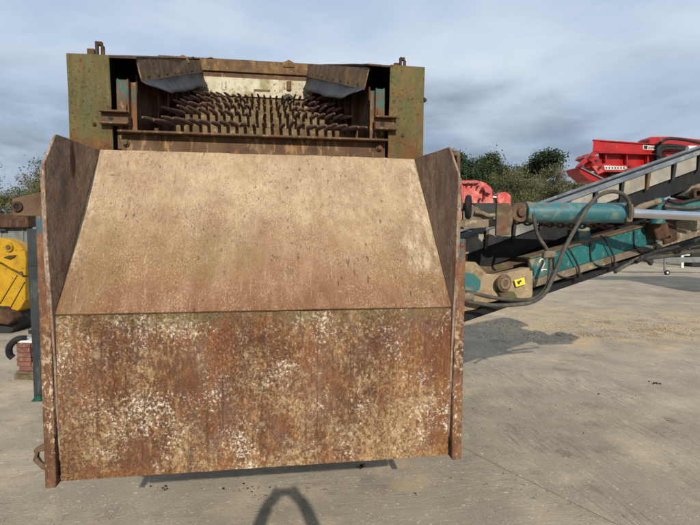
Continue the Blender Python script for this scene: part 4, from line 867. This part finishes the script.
mb.add(vs, [(j * (nx + 1) + i, j * (nx + 1) + i + 1, (j + 1) * (nx + 1) + i + 1, (j + 1) * (nx + 1) + i) for j in range(ny) for i in range(nx)])
o = mb.build('grass_bank', 'verge', smooth=True); tag(o, kind='structure')
vtx = vs; mb = MB(); rg = random.Random(3)
vv, ff = [], []
for k in range(9000):
    i = rg.uniform(45, 62); j = rg.random() ** 2 * 8; i0, j0 = int(i), int(j)
    p = vs[j0 * (nx + 1) + i0].lerp(vs[j0 * (nx + 1) + i0 + 1], i - i0).lerp(vs[(j0 + 1) * (nx + 1) + i0], j - j0)
    a = rg.uniform(0, 6.28); w = rg.uniform(.015, .03); h = rg.uniform(.12, .4); n0 = len(vv)
    vv += [p + Vector((math.cos(a) * w, math.sin(a) * w, -.02)), p - Vector((math.cos(a) * w, math.sin(a) * w, .02)), p + Vector((rg.uniform(-.12, .12), rg.uniform(-.12, .12), h))]; ff.append((n0, n0 + 1, n0 + 2))
mb.add(vv, ff); tag(mb.build('grass', 'grass_blade'), 'rough grass growing on the bank beyond the yard', 'grass', kind='stuff')

def tree(name, label, px, base_y, top_y, halfw, D, leafm, n, style, group=None, seed=1, ls=.2):
    n = int(n * 3.2); ls *= .52
    """trunk, limbs and a crown of leaf faces; placed at view depth D, on the ground"""
    r = random.Random(seed); foot = U(px, 240, D=D); foot.z = 0
    topz = U(px, top_y, D=D).z; hw = halfw * D / FPX; H = topz
    T = thing(name, foot, label, 'tree' if 'tree' in name else 'shrub', group)
    tb = MB(); tips = []
    ntr = 1 if style in ('cypress', 'round') else 5
    for q in range(ntr):
        lean = Vector((r.uniform(-.15, .15), r.uniform(-.15, .15), 0)) if ntr == 1 else Vector((r.uniform(-.7, .7), r.uniform(-.7, .7), 0))
        b0 = foot + (Vector((r.uniform(-.4, .4) * hw, r.uniform(-.4, .4), 0)) if ntr > 1 else Vector((0, 0, 0)))
        hh = H * (r.uniform(.6, .95) if ntr > 1 else .86)
        p1 = b0 + lean * H * .3 + Vector((0, 0, hh * .5)); p2 = b0 + lean * H * .5 + Vector((0, 0, hh))
        r0 = H * (.03 if ntr == 1 else .012); tb.tube([b0, p1, p2], [r0, r0 * .7, r0 * .2], n=7, sub=4)
        nb = 15 if ntr == 1 else 7
        for k in range(nb):
            t = (.25 if style == 'cypress' else .3) + .7 * k / nb; s0 = b0.lerp(p1, t * 2) if t < .5 else p1.lerp(p2, t * 2 - 1)
            a = r.uniform(0, 6.28)
            if style == 'cypress': reach = hw * r.uniform(.45, 1.05) * (1 - .35 * max(0, t - .6) / .4); rise = r.uniform(.04, .20) * H
            else: reach = hw * r.uniform(.45, 1.0) * math.sqrt(max(.1, 1 - (2 * t - 1.05) ** 2)); rise = r.uniform(.05, .3) * H
            e = s0 + Vector((math.cos(a) * reach, math.sin(a) * reach, rise))
            if e.z > H: e.z = H * r.uniform(.93, 1)
            m_ = s0.lerp(e, .5) + Vector((0, 0, -.04 * H)); tb.tube([s0, m_, e], [r0 * .45, r0 * .28, r0 * .08], n=5, sub=3)
            tips += [(e, 1.0), (m_.lerp(e, .55), .85), (s0.lerp(e, .45), .6)]
        tips.append((p2, .8))
    tb.build('trunk', 'bark', T, smooth=True)
    vv, ff = [], []; cr = hw * (.36 if style != 'twig' else .34)
    for k in range(n):
        tp, sc = r.choice(tips); sx_, sz_ = cr * sc, cr * sc * (.42 if style == 'cypress' else .75)
        g_ = [r.gauss(0, .45) for _ in range(3)]
        p = tp + Vector((g_[0] * sx_, g_[1] * sx_, g_[2] * sz_ + sz_ * .15))
        if p.z < .1: continue
        s_ = ls * r.uniform(.5, 1.3)
        d1 = Vector([r.uniform(-1, 1) for _ in range(3)]); d1.normalize(); d2 = d1.cross(Vector([r.uniform(-1, 1) for _ in range(3)])); d2.normalize()
        if style == 'twig' and r.random() < .6: d1 = Vector((r.uniform(-.5, .5), r.uniform(-.5, .5), 1)).normalized(); d1 *= 2.2; d2 = d1.cross(Vector((r.uniform(-1, 1), r.uniform(-1, 1), 0))).normalized() * .12
        n0 = len(vv); vv += [p - d1 * s_ * .5, p + d2 * s_ * .4, p + d1 * s_ * .6, p - d2 * s_ * .4]; ff.append((n0, n0 + 1, n0 + 2, n0 + 3))
    cb = MB(); cb.add(vv, ff); cb.build('crown', leafm, T)
    return T
tree('cypress_tree', 'tall dark cypress tree with ragged flat top behind the red plant and blue ram', 541, 200, 150, 38, 48, 'leaf_cypress', 24000, 'cypress', seed=5, ls=.34)
tree('evergreen_tree', 'dark evergreen tree crown showing right beside the rusty cheek plate', 456, 200, 154, 30, 44, 'leaf_cypress', 20000, 'round', seed=8, ls=.30)
tree('evergreen_tree', 'small pointed dark evergreen between the ragged cypress and the cheek plate', 497, 200, 160, 27, 46, 'leaf_dark', 16000, 'round', seed=12, ls=.28)
tree('twiggy_tree', 'bare twiggy olive brown tree in the hedge above the faded red guard', 516, 205, 167, 24, 38, 'leaf_olive', 9000, 'twig', seed=21, ls=.22, group='hedge trees behind the yard')
tree('twiggy_tree', 'grey brown twiggy tree in the hedge above the blue ram', 547, 205, 170, 26, 37, 'leaf_twig', 9000, 'twig', seed=22, ls=.22, group='hedge trees behind the yard')
tree('twiggy_tree', 'yellowish hedge tree just left of the pointed red screener chute', 581, 205, 176, 24, 38, 'leaf_yellow', 9000, 'twig', seed=23, ls=.22, group='hedge trees behind the yard')
tree('twiggy_tree', 'olive hedge tree mostly hidden behind the pale conveyor under the red screener', 618, 215, 184, 30, 39, 'leaf_yellow', 8000, 'twig', seed=24, ls=.24, group='hedge trees behind the yard')
tree('hedge_shrub', 'dark green shrub in the hedge below the cypress tree', 530, 215, 183, 34, 42, 'leaf_dark', 9000, 'round', seed=25, ls=.26)
tree('leafy_tree', 'loose half bare tree at left edge above the rusty lug arm', 14, 215, 161, 34, 24, 'leaf_twig', 11000, 'twig', seed=31, ls=.16)
tree('leafy_shrub', 'yellow green shrub low at left edge above the brown eaves', 28, 215, 175, 26, 22, 'leaf_yellow', 11000, 'twig', seed=33, ls=.15)
for k, (px, ty) in enumerate(((668, 236), (690, 233), (712, 230))):
    tree('bank_shrub', ['low olive shrub on the bank under the hoses', 'low green shrub on the bank right of the hoses', 'low shrub on the bank at right picture edge'][k], px, 250, ty, 16, 33 + k, 'leaf_yellow' if k % 2 else 'leaf_olive', 4000, 'round', seed=40 + k, ls=.16, group='shrubs on the grass bank')

# ------------------------------------------------------------------ small things far right
jf = U(664, 275, Z=0); JT = thing('trailer_drawbar', jf, 'grey trailer drawbar with jockey wheel standing far right under the hoses', 'trailer')
Dj = (jf - CAM).dot(FW); mb = MB(); mb.cyl(U(664.6, 271, D=Dj), U(664.6, 255, D=Dj), .05, n=10); mb.build('jockey_tube', 'grey_panel', JT)
c = U(667, 272.2, D=Dj); c.z = .12; mb = MB(); mb.ringd(c - FWH * .05, FWH, .12, .05, .1, 16); mb.build('jockey_wheel', 'decal_dark', JT)
mb = MB(); mb.cyl(c - FWH * .07, c + FWH * .07, .05, n=10); mb.build('wheel_hub', 'white_plastic', JT)
mb = MB(); mb.prism([U(645, 258, D=Dj), U(652, 258, D=Dj), U(720, 257, D=Dj), U(720, 262.5, D=Dj), U(652, 262.5, D=Dj), U(645, 262, D=Dj)], FWH * .2); mb.build('beam', 'grey_panel', JT, bevel=.01)
mb = MB(); mb.prism([U(640, 258, D=Dj - .2), U(652, 256.5, D=Dj - .2), U(654, 262, D=Dj - .2), U(652, 266, D=Dj - .2), U(649, 262, D=Dj - .2)], FWH * .25); mb.build('coupling', 'dark_steel', JT, bevel=.02)
for x0 in (724, 741):
    c = U(x0, 262, D=Dj); c.z = .36; mb = MB(); mb.ringd(c - FWH * .1, FWH, .36, .18, .22, 20); w_ = mb.build('wheel', 'rubber_black', JT, bevel=.03); mb = MB(); mb.cyl(c - FWH * .06, c + FWH * .06, .182, n=16); mb.build('rim', 'grey_panel', w_)
ck = U(697, 267, Z=0); Dk = (ck - CAM).dot(FW)
cr_ = thing('dark_tank', ck, 'dark blue black box tank with white cap standing at right picture edge', 'tank')
mb = poly(MB(), [(690.5, 251.5), (712, 250), (712, 267), (691.5, 267)], Dk, 1.0)
for v in mb.v: v.z = max(v.z, .004)
mb.build('body', 'decal_dark', cr_, bevel=.06)
mb = MB(); c = U(697, 251.5, D=Dk + .4); mb.cyl(c, c + Vector((0, 0, .12)), .12, n=12); mb.build('cap', 'white_plastic', cr_)
wp = U(683, 268, Z=0); Dw = (wp - CAM).dot(FW); mb = MB()
mb.prism([U(681.5, 268, D=Dw), U(684, 268, D=Dw), U(684, 254, D=Dw), U(681.5, 254, D=Dw)], FWH * .1); mb.prism([U(679.5, 253.8, D=Dw), U(690, 253.8, D=Dw), U(690, 255.6, D=Dw), U(684.2, 255.6, D=Dw), U(679.5, 255.6, D=Dw)], FWH * .1)
for v in mb.v: v.z = max(v.z, .004)
tag(mb.build('marker_post', 'white_plastic', bevel=.01), 'white tee shaped post beside the dark tank far right', 'post')

# ------------------------------------------------------------------ loose stones and clods on the yard
def stones(name, label, spots, m, seed):
    r = random.Random(seed); vv, ff = [], []
    ico = [(0, 0, 1), (.9, 0, .2), (.28, .85, .2), (-.72, .53, .2), (-.72, -.53, .2), (.28, -.85, .2), (.5, .4, -.5), (-.4, .5, -.5), (-.1, -.6, -.5)]
    fc = [(0, 1, 2), (0, 2, 3), (0, 3, 4), (0, 4, 5), (0, 5, 1), (1, 6, 2), (2, 7, 3), (2, 6, 7), (3, 7, 4), (4, 8, 5), (4, 7, 8), (5, 8, 1), (1, 8, 6), (6, 8, 7)]
    for (c, rad, n, s0, s1) in spots:
        for k in range(n):
            x, y = c.x + r.gauss(0, rad[0]), c.y + r.gauss(0, rad[1]); s_ = s0 + (s1 - s0) * r.random() ** 3; a = r.uniform(0, 6.28); n0 = len(vv)
            for (px_, py_, pz_) in ico:
                q = Vector((px_ * math.cos(a) - py_ * math.sin(a), px_ * math.sin(a) + py_ * math.cos(a), pz_ * .7)) * s_ * r.uniform(.75, 1.25); vv.append(Vector((x, y, .003 + s_ * .3)) + q)
            ff += [tuple(i + n0 for i in f) for f in fc]
    mb = MB(); mb.add(vv, ff); return tag(mb.build(name, m), label, 'gravel', kind='stuff')
mat('stone_tan', (C(196, 176, 144, .7), C(160, 138, 108, .7), 6), [], rough=.9, bump=.3, bscale=40)
mat('clod_dark', (C(58, 48, 40, .6), C(44, 36, 30, .6), 20), [], rough=.95, bump=.4, bscale=60)
stones('loose_gravel', 'loose tan gravel strewn across the yard right of the conveyor', [
    (U(600, 325, Z=0), (1.7, .8), 1800, .005, .024), (U(655, 332, Z=0), (2.0, .5), 1800, .005, .026), (U(560, 315, Z=0), (1.6, 1.2), 900, .004, .02),
    (U(500, 420, Z=0), (1.6, 1.6), 450, .003, .010), (U(620, 430, Z=0), (1.6, 1.4), 350, .003, .012), (U(150, 505, Z=0), (1.0, .5), 420, .003, .009), (U(380, 490, Z=0), (1.0, .5), 300, .003, .008), (U(20, 440, Z=0), (.5, .8), 160, .003, .010)], 'stone_tan', 2)
stones('dirt_clods', 'dark crumbs of dirt dropped on the concrete below the chute', [
    (U(362, 467, Z=0), (.035, .03), 22, .004, .02), (U(240, 489, Z=0), (.10, .05), 26, .003, .014), (U(165, 488, Z=0), (.06, .03), 14, .003, .012), (U(258, 497, Z=0), (.05, .03), 12, .003, .01),
    (U(415, 494, Z=0), (.01, .01), 3, .006, .012), (U(655, 383, Z=0), (.04, .06), 14, .006, .02), (U(625, 396, Z=0), (.2, .1), 16, .005, .016), (U(550, 405, Z=0), (.8, .6), 22, .004, .014)], 'clod_dark', 9)

# ------------------------------------------------------------------ the photographer (out of view; casts the arm shadow)
def person():
    T = thing('person', (CAM.x + .0, CAM.y - .42, 0), 'person in dark jacket holding a phone overhead with both arms raised', 'person')
    mat('jacket', (C(52, 58, 70, .6), C(42, 46, 58, .6), 8), [], rough=.9, bump=.3); mat('trousers', (C(44, 46, 52, .6), C(36, 38, 44, .6), 8), [], rough=.9, bump=.3)
    mat('skin', (C(206, 160, 132, .7), C(192, 144, 116, .7), 9), [], rough=.6, bump=.1); mat('hair', (C(60, 46, 34, .6), C(44, 34, 26, .6), 30), [], rough=.8, bump=.5)
    def skin(name, verts, edges, m, parent=T, sub=2):
        me = bpy.data.meshes.new(name); me.from_pydata([v[:3] for v in verts], edges, []); o = bpy.data.objects.new(name, me); COL.objects.link(o); o.parent = parent
        sk = o.modifiers.new('skin', 'SKIN'); ss = o.modifiers.new('sub', 'SUBSURF'); ss.levels = ss.render_levels = sub
        if not me.skin_vertices: me.skin_vertices.new()
        for i, v in enumerate(verts): me.skin_vertices[0].data[i].radius = (v[3], v[4] if len(v) > 4 else v[3])
        me.skin_vertices[0].data[0].use_root = True; me.materials.append(MATS[m]); sk.use_smooth_shade = True
        return o
    hz = CAM.z
    # pelvis, spine, neck, head, arms, legs : one surface (local coordinates, y forward)
    V = [(0, 0, .98, .15, .12), (0, 0, 1.2, .145, .11), (0, .0, 1.42, .17, .11), (0, .01, 1.52, .06), (0, .03, 1.58, .058), (0, .05, 1.66, .078, .10), (0, .055, 1.74, .075, .095)]
    Ed = [(0, 1), (1, 2), (2, 3), (3, 4), (4, 5), (5, 6)]
    for s in (-1, 1):
        i = len(V); V += [(s * .19, .02, 1.46, .075), (s * .28, .14, 1.64, .064), (s * .25, .24, 1.80, .058), (s * .20, .32, 1.95, .054), (s * .145, .37, hz - .13, .048), (s * .075, .385, hz - .05, .042)]
        Ed += [(2, i), (i, i + 1), (i + 1, i + 2), (i + 2, i + 3), (i + 3, i + 4), (i + 4, i + 5)]
        i = len(V); V += [(s * .10, 0, .90, .095), (s * .12, .01, .50, .065), (s * .13, -.02, .10, .048), (s * .14, .10, .045, .042), (s * .145, .17, .04, .034)]
        Ed += [(0, i), (i, i + 1), (i + 1, i + 2), (i + 2, i + 3), (i + 3, i + 4)]
    body = skin('body', V, Ed, 'jacket')
    # head skin and hair as clothing-like children
    def blob(name, c, r3, m, cut=None):
        bm = bmesh.new(); bmesh.ops.create_icosphere(bm, subdivisions=4, radius=1)
        for v in list(bm.verts):
            n = v.co.copy(); f = 1 + (.10 if (abs(n.x) < .16 and n.y > .8 and -.25 < n.z < .1) else 0); v.co = Vector((n.x * r3[0], n.y * r3[1] * f, n.z * r3[2])) + Vector(c)
        if cut: bmesh.ops.delete(bm, geom=[v for v in bm.verts if cut(v.co - Vector(c))], context='VERTS')
        me = bpy.data.meshes.new(name); bm.to_mesh(me); bm.free(); me.polygons.foreach_set('use_smooth', [True] * len(me.polygons)); me.materials.append(MATS[m]); o = bpy.data.objects.new(name, me); COL.objects.link(o); o.parent = T; return o
    hd = blob('face', (0, .055, 1.70), (.085, .112, .125), 'skin'); blob('hair', (0, .045, 1.715), (.092, .116, .122), 'hair', lambda d: d.y > .05 and d.z < .06 or d.z < -.05)
    for s in (-1, 1):
        e = blob('eye', (s * .033, .158, 1.70), (.012, .010, .009), 'white_plastic'); blob('ear', (s * .088, .05, 1.695), (.012, .026, .034), 'skin')
    blob('mouth', (0, .160, 1.638), (.026, .010, .008), 'brick_red')
    # hands: palm with four fingers and a thumb, closed on the phone
    for s in (-1, 1):
        w = Vector((s * .085, .38, hz - .125)); hv = [(w.x, w.y, w.z, .026), (w.x - s * .002, w.y + .002, w.z + .05, .030, .018), (w.x - s * .004, w.y + .004, w.z + .085, .032, .016)]
        he = [(0, 1), (1, 2)]
        skin('hand', hv, he, 'skin')
        for f in range(4):
            x0 = w.x + s * (.022 - f * .015); l = (.9, 1.05, 1.0, .8)[f]
            skin('finger', [(x0, w.y - .002, w.z + .075, .0095), (x0, w.y + .018, w.z + .105 * l, .009), (x0 - s * .012, w.y + .030, w.z + .118 * l, .0085), (x0 - s * .026, w.y + .028, w.z + .120 * l, .008)], [(0, 1), (1, 2), (2, 3)], 'skin', sub=1)
        skin('thumb', [(w.x - s * .022, w.y - .004, w.z + .03, .012), (w.x - s * .045, w.y - .012, w.z + .062, .010), (w.x - s * .05, w.y - .006, w.z + .092, .009)], [(0, 1), (1, 2)], 'skin', sub=1)
    for s in (-1, 1):
        o = skin('trouser_leg', [(s * .07, 0, .98, .115), (s * .10, 0, .86, .108), (s * .12, .012, .50, .08), (s * .13, -.015, .12, .07)], [(0, 1), (1, 2), (2, 3)], 'trousers')
        skin('boot', [(s * .13, -.03, .075, .055), (s * .135, .06, .06, .052), (s * .143, .17, .05, .042)], [(0, 1), (1, 2)], 'rubber_black', sub=2)
    c = Vector((CAM.x, CAM.y - .022, CAM.z)); mb = MB(); mb.box(c + Vector((-.06, -.009, -.075)), c + Vector((.06, .0, -.004)))
    tag(mb.build('phone', 'decal_dark', bevel=.003), 'thin dark phone held overhead by the person', 'phone')
person()
